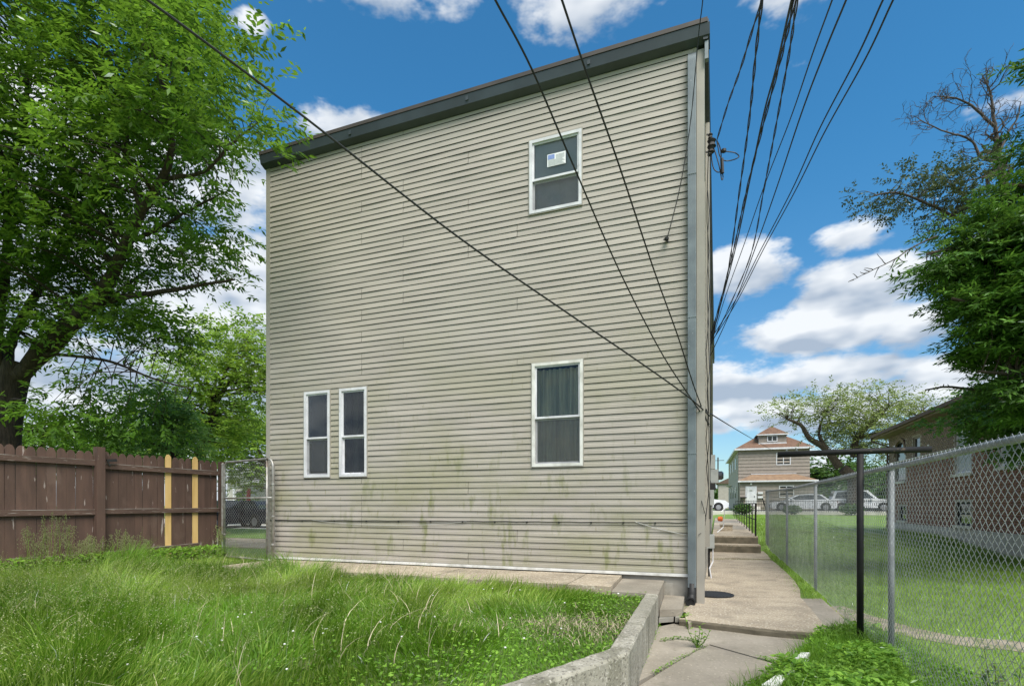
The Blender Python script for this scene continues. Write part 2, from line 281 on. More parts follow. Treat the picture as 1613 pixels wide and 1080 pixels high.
# ------------------------------------------------------------------ helpers
def tag(o, label=None, cat=None, group=None, kind=None):
    if label: o['label'] = label
    if cat: o['category'] = cat
    if group: o['group'] = group
    if kind: o['kind'] = kind
    return o
def thing(name, loc, label=None, cat=None, group=None, rz=0, kind=None):
    o = bpy.data.objects.new(name, None); COL.objects.link(o); o.location = loc; o.rotation_euler = (0, 0, rz); o.empty_display_size = .3
    return tag(o, label, cat, group, kind)
def worldmat(o):
    m = Matrix.Translation(o.location) @ o.rotation_euler.to_matrix().to_4x4()
    return worldmat(o.parent) @ m if o.parent else m
def link(name, me, parent=None, loc=(0, 0, 0), rot=(0, 0, 0)):
    o = bpy.data.objects.new(name, me); COL.objects.link(o); o.location = loc; o.rotation_euler = rot
    if parent: o.parent = parent
    return o
class MB:
    """collects geometry in world coordinates (or in the parent's own frame with local=True)"""
    def __init__(s): s.v = []; s.f = []
    def add(s, vs, fs):
        n = len(s.v); s.v += [tuple(x) for x in vs]; s.f += [tuple(i+n for i in f) for f in fs]; return s
    def box(s, x0, x1, y0, y1, z0, z1):
        vs = [(x, y, z) for z in (z0, z1) for x, y in ((x0, y0), (x1, y0), (x1, y1), (x0, y1))]
        return s.add(vs, [(3, 2, 1, 0), (4, 5, 6, 7), (0, 1, 5, 4), (1, 2, 6, 5), (2, 3, 7, 6), (3, 0, 4, 7)])
    def bar(s, a, b, w, h, up=(0, 0, 1)):
        a, b = Vector(a), Vector(b); d = (b-a).normalized(); u = Vector(up); r = d.cross(u).normalized(); u = r.cross(d)
        vs = [p + r*sx*w/2 + u*sy*h/2 for p in (a, b) for sx, sy in ((-1, -1), (1, -1), (1, 1), (-1, 1))]
        return s.add(vs, [(3, 2, 1, 0), (4, 5, 6, 7), (0, 1, 5, 4), (1, 2, 6, 5), (2, 3, 7, 6), (3, 0, 4, 7)])
    def tube(s, pts, r, n=8, cap=True):
        pts = [Vector(p) for p in pts]; m = len(pts); rs = r if isinstance(r, (list, tuple)) else [r]*m
        vs = []; ref = None
        for i, p in enumerate(pts):
            d = (pts[min(i+1, m-1)] - pts[max(i-1, 0)]).normalized()
            if ref is None:
                ref = Vector((0, 0, 1)) if abs(d.z) < .9 else Vector((1, 0, 0))
            u = d.cross(ref).normalized(); w = d.cross(u).normalized()
            if i == 0: ref = w.cross(d) if False else ref
            for k in range(n):
                a = 2*math.pi*k/n; vs.append(p + (u*math.cos(a) + w*math.sin(a))*rs[i])
        fs = [(i*n+k, i*n+(k+1) % n, (i+1)*n+(k+1) % n, (i+1)*n+k) for i in range(m-1) for k in range(n)]
        if cap: fs += [tuple(range(n-1, -1, -1)), tuple((m-1)*n+k for k in range(n))]
        return s.add(vs, fs)
    def prism(s, poly, z0, z1):
        """poly: list of (x,y[,ztop])"""
        n = len(poly)
        vs = [(p[0], p[1], z0) for p in poly] + [(p[0], p[1], p[2] if len(p) > 2 else z1) for p in poly]
        return s.add(vs, [tuple(range(n-1, -1, -1)), tuple(range(n, 2*n))] + [(i, (i+1) % n, n+(i+1) % n, n+i) for i in range(n)])
    def lathe(s, c, prof, n=20, axis='z'):
        vs = []; fs = []
        for (r, h) in prof:
            for k in range(n):
                a = 2*math.pi*k/n; x, y = r*math.cos(a), r*math.sin(a)
                vs.append({'z': (c[0]+x, c[1]+y, c[2]+h), 'y': (c[0]+x, c[1]+h, c[2]+y), 'x': (c[0]+h, c[1]+x, c[2]+y)}[axis])
        m = len(prof)
        fs = [(i*n+k, i*n+(k+1) % n, (i+1)*n+(k+1) % n, (i+1)*n+k) for i in range(m-1) for k in range(n)]
        fs += [tuple(range(n-1, -1, -1)), tuple((m-1)*n+k for k in range(n))]
        return s.add(vs, fs)
    def mesh(s, name, material, smooth=False):
        me = bpy.data.meshes.new(name); me.from_pydata(s.v, [], s.f); me.update()
        import bmesh
        bm = bmesh.new(); bm.from_mesh(me); bmesh.ops.recalc_face_normals(bm, faces=bm.faces); bm.to_mesh(me); bm.free()
        if material: me.materials.append(material)
        if smooth: me.polygons.foreach_set('use_smooth', [True]*len(me.polygons))
        return me
    def build(s, name, material, parent=None, smooth=False, kind=None, local=False):
        if parent and not local:
            mi = worldmat(parent).inverted(); s.v = [tuple(mi @ Vector(v)) for v in s.v]
        o = link(name, s.mesh(name, material, smooth), parent)
        if kind: o['kind'] = kind
        return o
def npmesh(name, V, F, material, parent=None, kind=None, smooth=False):
    """V (n,3) world, F (m,k)"""
    V = np.asarray(V, dtype=np.float32); F = np.asarray(F, dtype=np.int32)
    if parent: V = V - np.array(parent.location, dtype=np.float32)
    me = bpy.data.meshes.new(name); k = F.shape[1]
    me.vertices.add(len(V)); me.vertices.foreach_set('co', V.ravel())
    me.loops.add(F.size); me.loops.foreach_set('vertex_index', F.ravel())
    me.polygons.add(len(F)); me.polygons.foreach_set('loop_start', np.arange(0, F.size, k, dtype=np.int32))
    me.update(calc_edges=True); me.materials.append(material)
    if smooth: me.polygons.foreach_set('use_smooth', [True]*len(F))
    o = link(name, me, parent)
    if kind: o['kind'] = kind
    return o
def smooth01(t):
    t = np.clip(t, 0, 1); return t*t*(3-2*t)
def terr(x, y):
    """height of the ground on the right-hand side and beyond"""
    x = np.asarray(x, float); y = np.asarray(y, float)
    z = -.11 + .11*smooth01((y-5.5)/5) + .42*smooth01((y-17.5)/7) + .45*smooth01((y-28)/32)
    return z - .16*smooth01((x-2.2)/3)*smooth01((y-15)/4)*(1-smooth01((y-30)/10)) + .05*smooth01((x-3)/3)*(1-smooth01((y-18)/5))
def norm(a): return a/np.maximum(np.linalg.norm(a, axis=-1, keepdims=True), 1e-9)

# ------------------------------------------------------------------ ground sheets
def grid_sheet(name, x0, x1, y0, y1, nx, ny, zf, material, warp=1.0):
    xs = np.linspace(x0, x1, nx); ys = y0 + (y1-y0)*np.linspace(0, 1, ny)**warp
    X, Y = np.meshgrid(xs, ys); Z = zf(X, Y)
    V = np.stack([X, Y, Z], -1).reshape(-1, 3)
    i = np.arange(nx-1)[None] + (np.arange(ny-1)*nx)[:, None]
    F = np.stack([i, i+1, i+nx+1, i+nx], -1).reshape(-1, 4)
    return tag(npmesh(name, V, F, material), kind='structure')
def near_z(X, Y):
    z = terr(X, Y) - .04 - .05*(1-smooth01((X-1.2)/.3))*(1-smooth01((Y-17)/2))
    left = smooth01((-X-.05)/.3)
    return z - .1*left
grid_sheet('ground', -8, 40, -10, 100, 100, 160, near_z, M['farlawn'], 1.3)
far = MB(); far.add([(-900, -400, -.6), (900, -400, -.6), (900, 1500, .7), (-900, 1500, .7)], [(0, 1, 2, 3)])
tag(far.build('far_ground', M['farlawn']), kind='structure')
LZ = .25   # back lawn level
LEFT_X = -60
# retaining wall lines
TZ = .335
ro = [PZ(1036.8, 935.7, TZ), PZ(990, 1027, TZ), PZ(845, 1079, TZ)]; ro.append(ro[2] + (ro[2]-ro[1])*1.8)
ri = [PZ(1016.7, 933.5, TZ), PZ(958.7, 1020.5, TZ), PZ(784.5, 1079, TZ)]; ri.append(ri[2] + (ri[2]-ri[1])*1.6)
EDG = [(p.x, p.y) for p in ri]
lw = MB()
poly = [(-60, 8.9, LZ), (-9.0, 8.9, LZ), (EDG[0][0]+.1, 8.40, LZ)] + [(x+.05, y, LZ) for x, y in EDG] + [(-60, EDG[-1][1]-1, LZ)]
lw.prism(poly, -.5, LZ); tag(lw.build('back_lawn_soil', M['lawnbase']), kind='structure')
# beyond the gate: walk, verge, pale street on the left of the house
def flat(name, x0, x1, y0, y1, z, m, th=.3):
    return tag(MB().box(x0, x1, y0, y1, z-th, z).build(name, m), kind='structure')
flat('side_yard_ground', -60, -8.46, 8.9, 11.5, LZ-.004, M['farlawn'])
flat('gate_walk', -60, -8.5, 11.5, 14.6, LZ+.02, M['concrete'])
flat('verge', -60, -8.5, 14.6, 20.5, LZ+.03, M['farlawn'])
flat('side_street', -60, -8.5, 20.5, 34, LZ, M['pale_road'])
flat('far_side_verge', -80, -8.5, 34, 90, LZ+.06, M['farlawn'])

# ------------------------------------------------------------------ the two-storey house
FY = 8.46
XL, XR = -8.42, -.335        # siding between the corner boards
house = thing('two_storey_house', (XL, FY, 0), 'tall flat-roofed house in beige lap siding with four small windows and a corner downspout', 'house')
Z0, Z1 = .43, 8.22
WIN = []   # x0,x1,z0,z1
def wr(a, b, z0, z1): return (PY(a, 800, FY).x, PY(b, 800, FY).x, z0, z1)
WIN = [wr(836, 915.5, 6.25, 7.43), wr(840, 917.5, 2.09, 3.76), wr(481.5, 520, 2.0, 3.64), wr(537, 578, 2.0, 3.64)]
# sheathing with openings
def wall_holes(mb, x0, x1, z0, z1, y0, y1, holes):
    xs = sorted({x0, x1, *[h[0] for h in holes], *[h[1] for h in holes]}); 
    for a, b in zip(xs, xs[1:]):
        hs = sorted([h for h in holes if h[0] < (a+b)/2 < h[1]], key=lambda h: h[2]); z = z0
        for h in hs: mb.box(a, b, y0, y1, z, h[2]); z = h[3]
        mb.box(a, b, y0, y1, z, z1)
mb = MB(); wall_holes(mb, XL-.02, XR+.15, .42, Z1, FY+.02, FY+.16, WIN)
mb.build('front_wall', M['room'], house)  # near-black sheathing: shade of the lap crevices put into its colour
# siding boards: thin lapped sheets with an open crevice under each lip
EXP = .1016
def board(x0, x1, z, k, zt=None):
    n = max(2, int((x1-x0)/.35)+1); xs = np.linspace(x0, x1, n+1)
    r = random.Random(k*31+int(x0*100)); ph = r.random()*6; am = r.uniform(.0008, .0038); wob = r.uniform(-.0018, .0018)
    prof = [(-.0135, .012), (-.0170, .011), (-.0178, .000), (-.0188, .006), (-.0158, .030), (-.0140, .052), (-.0095, .060), (-.0078, .0948), (.012, .0985)]
    vs = []; m = len(prof)
    for x in xs:
        d = am*math.sin(x*2.1+ph) + am*.6*math.sin(x*5.3+2*ph); dz = wob + .0012*math.sin(x*1.3+ph*3)
        for j, (oy, oz) in enumerate(prof):
            w = max(0, 1 - oz/EXP)
            zz = min(z + oz + dz*w, Z1)
            vs.append((x, FY + oy + d*w, zz))
    fs = [(i*m+j, (i+1)*m+j, (i+1)*m+j+1, i*m+j+1) for i in range(n) for j in range(m-1)]
    me = MB().add(vs, fs); 
    return me.build('siding_board', M['siding'], house, smooth=False)
k = 0; z = Z0
while z < Z1-.02:
    zc = z + .05
    cuts = [(XL, XR)]
    for w in WIN:
        if w[2]-.02 < zc < w[3]+.02:
            nc = []
            for a, b in cuts:
                if w[0] > a and w[1] < b: nc += [(a, w[0]-.012), (w[1]+.012, b)]
                else: nc.append((a, b))
            cuts = nc
    if k % 2 == 0: jx = XL + random.choice([2.2, 3.1, 4.4, 5.3])
    for a, b in cuts:
        if b-a > 3.5 and a+.8 < jx < b-.8:
            board(a, jx, z, k); board(jx+.006, b, z, k+500)
        else: board(a, b, z, k)
    z += EXP; k += 1
# starter strip, foundation
MB().box(XL-.03, XR, FY-.018, FY+.02, Z0-.05, Z0-.004).build('starter_strip', M['whitedirty'], house)
fmb = MB(); fmb.box(XL+.02, -.19, FY+.03, FY+.4, -.4, Z0-.052); fmb.box(-.9, -.62, FY+.012, FY+.03, .06, .27); fmb.build('foundation', M['foundation'], house)
# corner boards
c1 = MB(); c1.box(XL-.10, XL, FY-.022, FY+.10, Z0-.05, Z1); c1.build('corner_board', M['trim'], house)
c2 = MB(); c2.box(-.285, -.175, FY-.03, FY+.12, .0, 8.16); c2.box(-.176, -.168, FY-.02, FY+.12, .45, 6.2); c2.build('corner_board', M['trim'], house)
MB().box(-.335, -.285, FY-.012, FY+.12, .43, Z1).build('corner_filler', M['trim'], house)
# side chase and side wall with laps
MB().box(-.2, -.125, 10.0, 10.4, .72, 8.1).build('side_chase', M['trim'], house)
sw = MB(); z = .7; pr = []
while z < 8.15: pr += [(-.19, z), (-.203, z+.1)]; z += .1016
vs = [(x, y, zz) for y in (FY+.12, 27.5) for x, zz in pr]; n = len(pr)
sw.add(vs, [(i, n+i, n+i+1, i+1) for i in range(n-1)]); sw.box(-.4, -.205, FY+.12, 27.5, .7, 8.2)
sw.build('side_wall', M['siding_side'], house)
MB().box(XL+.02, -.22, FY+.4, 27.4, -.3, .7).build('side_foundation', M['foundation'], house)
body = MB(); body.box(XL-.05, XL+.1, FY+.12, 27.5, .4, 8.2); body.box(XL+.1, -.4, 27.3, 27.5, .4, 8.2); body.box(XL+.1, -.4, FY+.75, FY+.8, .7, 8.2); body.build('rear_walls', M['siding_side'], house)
# roof, fascia and cap
ZT = 8.47
rf = MB(); rf.box(XL-.13, -.115, FY-.14, 27.6, ZT-.04, ZT+.02); rf.build('roof', M['fascia'], house)
fa = MB(); fa.add([(x, y, zz) for x in (XL-.13, -.1) for (y, zz) in ((FY-.03, Z1-.0), (FY-.135, Z1+.05), (FY-.165, ZT-.05), (FY-.135, ZT-.044), (FY+.1, ZT-.045), (FY+.1, Z1))],
       [(0, 1, 7, 6), (1, 2, 8, 7), (2, 3, 9, 8), (3, 4, 10, 9), (4, 5, 11, 10), (5, 0, 6, 11), (5, 4, 3, 2, 1, 0), (6, 7, 8, 9, 10, 11)])
fa.build('fascia', M['fascia'], house)
MB().box(XL-.14, -.13, FY-.175, FY-.14, ZT-.042, ZT+.022).build('drip_edge', M['cap'], house)
gs = MB(); gs.box(-.19, -.125, FY-.12, 27.6, ZT-.25, ZT-.045); gs.build('side_gutter', M['fascia'], house)
MB().box(-.17, -.12, FY-.10, FY-.02, ZT-.52, ZT-.26).build('gutter_bracket', M['galv'], house)
for bx in (-6.4, -4.0, -1.9):
    MB().box(bx, bx+.05, FY-.162, FY-.150, Z1+.10, ZT-.08).build('fascia_joint', M['fascia'], house)
# downspout
DX0, DX1 = -.405, -.29
dsp = MB(); dsp.box(DX0, DX1, FY-.115, FY-.022, .24, 8.02)
for q in range(4): dsp.box(DX0+.008+q*.028, DX0+.022+q*.028, FY-.121, FY-.1155, .24, 8.0)
ds = dsp.build('downspout', M['galv'], house)
e = MB(); e.tube([(DX0+.055, FY-.07, .30), (DX0+.055, FY-.075, .14), (DX0+.05, FY-.11, .07), (DX0+.045, FY-.20, .045)], [.06, .06, .062, .064], 14); e.build('elbow', M['black'], ds, smooth=True)
MB().lathe((DX0+.045, FY-.205, .045), [(.064, 0), (.07, 0), (.07, -.02), (.05, -.021), (.05, .03)], 16, 'y').build('elbow_mouth', M['black'], ds)
for zz in (2.2, 4.2, 6.3): MB().box(DX0-.004, DX1+.004, FY-.125, FY-.02, zz, zz+.012).build('joint', M['galv'], ds)
MB().add([(DX0, FY-.115, 8.02), (DX1, FY-.115, 8.02), (DX1, FY-.03, 8.14), (DX0, FY-.03, 8.14), (DX0, FY-.02, 8.02), (DX1, FY-.02, 8.02)], [(0, 1, 2, 3), (1, 5, 2), (0, 3, 4), (3, 2, 5, 4)]).build('outlet', M['galv'], ds)
# windows
def window(w, kind):
    x0, x1, z0, z1 = w
    fr = MB(); t = .035
    fr.box(x0-.012, x0+t, FY-.038, FY+.09, z0-.012, z1+.012); fr.box(x1-t, x1+.012, FY-.034, FY+.09, z0-.012, z1+.012)
    fr.box(x0+t, x1-t, FY-.034, FY+.09, z1-t, z1+.012); fr.box(x0+t, x1-t, FY-.036, FY+.09, z0-.012, z0+t)
    f = fr.build('window', M['white'] if kind != 'low' else M['whitedirty'], house)
    tr = MB(); q = .016   # thin tan outer trim
    for a, b, c, d in ((x0-.012-q, x0-.012, z0-.03, z1+.03), (x1+.012, x1+.012+q, z0-.03, z1+.03), (x0-.012, x1+.012, z1+.013, z1+.03), (x0-.012, x1+.012, z0-.03, z0-.013)):
        tr.box(a, b, FY-.03, FY+.02, c, d)
    tr.build('outer_trim', M['trim'], f)
    zm = z0 + (z1-z0)*(.46 if kind != 'low' else .475)
    s = MB(); a, b = x0+t, x1-t; w2 = .028
    s.box(a, a+w2, FY-.012, FY+.02, zm, z1-t); s.box(b-w2, b, FY-.012, FY+.02, zm, z1-t); s.box(a+w2, b-w2, FY-.012, FY+.02, z1-t-w2, z1-t); s.box(a, b, FY-.018, FY+.02, zm-.022, zm+.012)
    s.build('upper_sash', M['white'], f)
    s = MB(); s.box(a, a+w2, FY+.022, FY+.05, z0+t, zm-.022); s.box(b-w2, b, FY+.022, FY+.05, z0+t, zm-.022); s.box(a+w2, b-w2, FY+.022, FY+.05, z0+t, z0+t+w2); s.box(a+w2, b-w2, FY+.022, FY+.05, zm-.05, zm-.022)
    s.build('lower_sash', M['white'], f)
    MB().box(a+w2, b-w2, FY+.004, FY+.008, zm+.012, z1-t-w2).build('pane', M['glass'], f)
    MB().box(a+w2, b-w2, FY+.034, FY+.038, z0+t+w2, zm-.05).build('pane', M['glass'], f)
    if kind in ('low', 'up', 'narrow2'):
        MB().add([(a, FY+.0, z0+t), (b, FY+.0, z0+t), (b, FY+.0, zm-.022), (a, FY+.0, zm-.022)], [(0, 1, 2, 3)]).build('insect_screen', M['screen'], f)
    MB().box(x0-.05, x1+.05, FY+.6, FY+.62, z0-.1, z1+.1).build('room_back', M['room'], f)
    return f, a, b, zm
f, a, b, zm = window(WIN[0], 'up')
MB().box(a, b, FY+.03, FY+.034, zm, WIN[0][3]-.03).build('blind', M['blind'], f)
MB().box(a, b, FY+.1, FY+.104, WIN[0][2], zm).build('blind', M['blind'], f)
# energy sticker on the upper pane
sx0, sx1 = PY(862, 0, FY).x, PY(891, 0, FY).x; sz0, sz1 = 6.965, 7.165
MB().box(sx0, sx1, FY-.0, FY+.002, sz0, sz1).build('sticker', M['paper'], f)
sb = MB(); sb.box(sx0+.012, sx0+.125, FY-.003, FY-.001, sz1-.085, sz1-.012); sb.build('sticker_blue_block', M['blueprint'], f)
sb = MB()
for q in range(6): sb.box(sx0+.015, sx1-.015-.02*(q % 3), FY-.003, FY-.001, sz0+.012+.017*q, sz0+.015+.017*q)
for q in range(4): sb.box(sx0+.145, sx1-.02, FY-.003, FY-.001, sz1-.03-.018*q, sz1-.027-.018*q)
sb.build('sticker_print', M['ink'], f)
f, a, b, zm = window(WIN[1], 'low')
def curtain(x0, x1, z0, z1, y, amp, per, m, parent, name='curtain'):
    n = int((x1-x0)/.012); xs = np.linspace(x0, x1, n+1); vs = []
    for zz in (z0, (z0+z1)/2, z1):
        for x in xs: vs.append((x, y + amp*math.sin(x*2*math.pi/per + .6*math.sin(x*9+zz)) + amp*.4*math.sin(x*41+zz*.5), zz))
    q = n+1
    return MB().add(vs, [(j*q+i, j*q+i+1, (j+1)*q+i+1, (j+1)*q+i) for j in range(2) for i in range(n)]).build(name, m, parent, smooth=True)
curtain(a, b, WIN[1][2], WIN[1][3]-.08, FY+.085, .030, .095, M['curtain'], f)
f, a, b, zm = window(WIN[2], 'narrow2')
f, a, b, zm = window(WIN[3], 'narrow')
curtain(b-.11, b, WIN[3][2], WIN[3][3], FY+.15, .012, .05, M['curtain_b'], f)
# cable stapled along the lower siding
cb = MB(); pts = []
for i in range(40):
    t = i/39; x = XL + (XR+.02-XL)*t
    pts.append((x, FY-.024, 1.16 - .05*t*0 + .006*math.sin(i*1.7)))
pts = [(p[0], p[1], CAMH - (818.5+4*i/39-HY)*(FY/ray(427+656*i/39)[1])/FPX + .004*math.sin(i*2.1)) for i, p in enumerate(pts)]
pts = [(PY(427+656*i/39, 800, FY).x, FY-.026, p[2]) for i, p in enumerate(pts)]
cb.tube(pts, .006, 5); cb.build('wall_cable', M['wire'], house)
for i in range(3, 39, 3):
    p = pts[i]; MB().box(p[0]-.012, p[0]+.012, FY-.036, FY-.014, p[2]-.02, p[2]+.006).build('cable_staple', M['black'], house)
def sagwire(a, b, sag, n=12): 
    a, b = Vector(a), Vector(b); return [a.lerp(b, i/n) - Vector((0, 0, sag*4*(i/n)*(1-i/n))) for i in range(n+1)]
mb = MB(); mb.tube(sagwire(PY(490, 818, FY-.03), PY(735, 821, FY-.03), .09), .004, 4); mb.build('loose_cable', M['meter'], house)
mb = MB(); mb.tube(sagwire(PY(1000, 821, FY-.03), PY(1083, 842, FY-.03), .02), .005, 4); mb.build('loose_cable', M['meter'], house)
# services on the side wall
def sbox(y, z0, z1, w, d, m, name, x=-.19):
    return MB().box(x, x+d, y, y+w, z0, z1).build(name, m, house)
def zat(py, y, x=-.1): 
    b = -SA*x + CA*y; return CAMH-(py-HY)*b/FPX
sbox(12.4, zat(738, 12.4), zat(716, 12.4), .35, .15, M['meter'], 'junction_box')
mtr = sbox(11.6, zat(760, 11.6), zat(739, 11.6), .42, .21, M['meter'], 'electric_meter_box')
MB().lathe((.02, 11.8, zat(748, 11.6)), [(.09, 0), (.09, .07), (.06, .1)], 14, 'x').build('meter_dial', M['darkglass'], mtr)
sbox(11.5, zat(795, 11.5), zat(771, 11.5), .3, .13, M['meter'], 'junction_box')
sbox(11.5, zat(771, 11.5), zat(761, 11.5), .2, .16, M['black'], 'pipe_box')
sbox(11.2, zat(863, 11.2), zat(842, 11.2), .25, .14, M['meter'], 'gas_meter')
MB().lathe((.02, 13.2, zat(817, 13)), [(.0, -.02), (.05, 0), (.06, .08), (.03, .1)], 12, 'x').build('hose_reel', M['orange'], house)
pp = MB(); pp.tube([(-.15, 11.3, .05), (-.15, 11.3, 7.4)], .022, 6); pp.tube([(-.14, 11.55, .5), (-.14, 11.55, 6.6)], .015, 6); pp.build('conduit', M['black'], house)
pp = MB(); pp.tube([(-.08, 11.25, zat(863, 11.2)), (-.08, 11.25, .35), (-.14, 11.2, .22), (-.11, 11.2, .03)], .014, 6); pp.build('white_pipe', M['white'], house)
pp = MB(); pp.tube([(.08, 13.0, zat(806, 13)), (.16, 13.1, zat(800, 13)), (.13, 13.2, zat(830, 13)), (.0, 13.1, zat(838, 13))], .012, 6); pp.build('white_pipe', M['white'], house)
for i in range(5):
    mb = MB(); y0 = 8.7+i*.9; pts = []
    for j in range(14): pts.append((-.17+.05*abs(math.sin(j*1.1+i)), y0+.25*math.sin(j*.8+i*2), 1.2+j*.42+.1*math.sin(i*3)))
    mb.tube(pts, .006, 4); mb.build('side_cable', M['wire'], house)
mb = MB(); mb.tube([P(1103, 780, 8.0), P(1108, 800, 7.9), P(1112, 815, 8.0), P(1111, 826, 8.0), P(1106, 838, 7.97), P(1100, 842, 7.94)], .005, 4); mb.build('loose_cable', M['wire'], house)
# service head with drip loops
sh = thing('service_head', P(1118, 228, 8.9), 'black service bracket and tangled drip loops high on the house side wall', 'cable bracket')
mb = MB()
for (px, py, s_) in ((1119, 215, .05), (1121, 226, .09), (1120, 236, .07), (1118, 241, .05)):
    p = P(px, py, 8.9); mb.lathe((p.x, p.y, p.z), [(.02, -s_), (s_*.8, -s_*.6), (s_*.55, 0), (s_*.8, s_*.5), (.02, s_)], 10, 'z')
mb.bar(P(1113, 212, 8.9), P(1121, 213, 8.9), .02, .02); mb.bar(P(1112, 240, 8.9), P(1120, 238, 8.9), .02, .02); mb.tube([P(1119.5, 213, 8.9), P(1120, 240, 8.9)], .015, 6)
mb.build('bracket', M['black'], sh)
def spline(ptsc, n=8):
    p = [ptsc[0]] + list(ptsc) + [ptsc[-1]]; out = []
    for i in range(1, len(p)-2):
        for j in range(n):
            t = j/n; a, b_, c, d = p[i-1], p[i], p[i+1], p[i+2]
            out.append(.5*((2*b_) + (c-a)*t + (2*a-5*b_+4*c-d)*t*t + (3*b_-a-3*c+d)*t**3))
    out.append(p[-2]); return out
for loop in ([(1129, 221), (1134, 232), (1136, 246), (1136, 262), (1139, 279), (1137, 283), (1135, 272), (1132, 258), (1126, 238), (1123, 232)],
             [(1129, 222), (1131, 232), (1134, 246), (1141, 253), (1150, 253), (1160, 250), (1164, 246), (1158, 241), (1147, 239), (1139, 238)],
             [(1121, 238), (1121, 250), (1124, 265), (1130, 271), (1135, 270), (1136, 262)]):
    mb = MB(); mb.tube(spline([P(x, y, 8.9) for x, y in loop]), .009, 5); mb.build('drip_loop', M['wire'], sh)
mb = MB(); mb.tube([P(1137, 250, 8.88), P(1138, 273, 8.88)], .03, 6); mb.lathe(tuple(P(1140, 237.5, 8.88)), [(.01, -.02), (.04, -.02), (.04, .02), (.01, .02)], 8); mb.build('splice_sleeve', M['black'], sh)

# ------------------------------------------------------------------ overhead wires
def wire(label, ctrl, r=.011, group='overhead cables', twist=False, cat='cable', name='overhead_cable'):
    pts = spline([P(*c) for c in ctrl], 22 if twist else 8)
    mb = MB()
    if twist:
        L_ = 0
        for ph in (0, math.pi):
            q = []; L_ = 0
            for i, p in enumerate(pts):
                if i: L_ += (p-pts[i-1]).length
                q.append(p + Vector((math.cos(L_*5+ph), 0, math.sin(L_*5+ph)))*r*.7)
            mb.tube(q, r*.6, 5)
    else: mb.tube(pts, r, 6)
    o = mb.build(name, M['wire'])
    return tag(o, label, cat, group)
# depths: cables come from a pole behind the camera down to the side wall
wire('thick cable sweeping from top left across the whole siding down to the right corner', [(60, -110, 3.4), (232, 0, 3.9), (480, 185, 4.7), (720, 372, 5.6), (900, 497, 6.4), (1000, 565, 6.95), (1083, 624, 7.6), (1118, 655, 8.15)], .010)
wire('thin cable passing over the right half of the upper window down to the corner', [(735, -90, 3.5), (780, 0, 3.9), (838, 110, 4.5), (905, 265, 5.4), (975, 425, 6.4), (1040, 552, 7.2), (1085, 622, 7.75), (1117, 668, 8.15)], .009)
wire('thin cable crossing the siding between the upper window and the hanging clamp', [(855, -90, 3.5), (885, 0, 3.9), (922, 110, 4.5), (975, 260, 5.4), (1030, 425, 6.5), (1068, 530, 7.2), (1092, 605, 7.75), (1117, 672, 8.15)], .009)
wire('thin wire hanging in front of the downspout and ending in a clamp on the siding', [(1110, -60, 6.5), (1107, 0, 7), (1100, 60, 7.4), (1088, 190, 7.8), (1072, 290, 7.95), (1055, 360, 8.05), (1050, 376, 8.1)], .007)
c_ = MB(); c_.lathe(tuple(P(1050, 376, 8.1)), [(.005, -.03), (.03, -.02), (.035, .01), (.01, .03)], 10); c_.bar(P(1045, 377, 8.1), P(1054, 381, 8.1), .015, .015); tag(c_.build('wire_clamp', M['black']), 'small black clamp on the siding right of the windows where a thin wire ends', 'clamp')
wire('straight thin cable running from the house corner to the far tan house', [(1113, 645, 8.3), (1122, 653, 10), (1180, 688, 22), (1222, 712, 55)], .012)
wire('twisted cable curving left down to the drip loops on the side wall', [(1210, -60, 4.6), (1199, 5, 5.0), (1186, 45, 5.5), (1166, 110, 6.5), (1148, 160, 7.6), (1137, 195, 8.3), (1129, 222, 8.9)], .011, twist=True)
wire('leftmost of the cables running past the corner well below the drip loops', [(1206, -60, 4.4), (1199, 10, 4.9), (1190, 90, 5.8), (1180, 190, 7.2), (1165, 300, 9), (1148, 420, 11), (1130, 500, 12.6), (1118, 548, 13.4)], .013, twist=True)
wire('second cable from the left in the fan right of the house', [(1262, -60, 4.4), (1246, 5, 4.9), (1222, 110, 6.2), (1203, 180, 7.2), (1182, 280, 9), (1160, 385, 11), (1138, 470, 12.4), (1118, 540, 13.3)], .011)
wire('heavy twisted cable in the middle of the fan right of the house', [(1266, -60, 4.4), (1251, 5, 4.9), (1228, 100, 6.2), (1204, 190, 7.4), (1176, 300, 9.2), (1154, 400, 11.2), (1136, 470, 12.4), (1119, 530, 13.2)], .014, twist=True)
wire('twisted cable crossing behind two others in the fan right of the house', [(1264, -60, 4.4), (1254, 10, 4.9), (1242, 90, 6.0), (1222, 200, 7.6), (1203, 300, 9.6), (1183, 400, 11.6), (1150, 480, 13), (1119, 545, 13.7)], .012, twist=True)
wire('thin cable in the fan that starts under the broad cloud edge', [(1332, -60, 4.4), (1311, 0, 4.9), (1280, 85, 6.0), (1244, 190, 7.7), (1205, 290, 9.6), (1172, 385, 11.2), (1140, 475, 12.5), (1118, 552, 13.5)], .008)
wire('third cable from the right in the fan right of the house', [(1356, -60, 4.4), (1333, 0, 4.9), (1300, 80, 5.8), (1262, 180, 7.3), (1222, 300, 9.6), (1190, 390, 11.4), (1160, 470, 12.9), (1119, 560, 13.9)], .010)
wire('second cable from the right, nearly touching the outermost one', [(1422, -60, 4.4), (1391, 0, 4.9), (1350, 90, 5.9), (1290, 205, 7.7), (1247, 300, 9.6), (1195, 400, 11.8), (1160, 470, 12.9), (1119, 535, 13.9)], .010)
wire('outermost cable on the right side of the fan', [(1438, -60, 4.4), (1407, 0, 4.9), (1362, 95, 5.9), (1298, 210, 7.7), (1253, 300, 9.6), (1203, 392, 11.8), (1160, 476, 13), (1119, 541, 14)], .010)

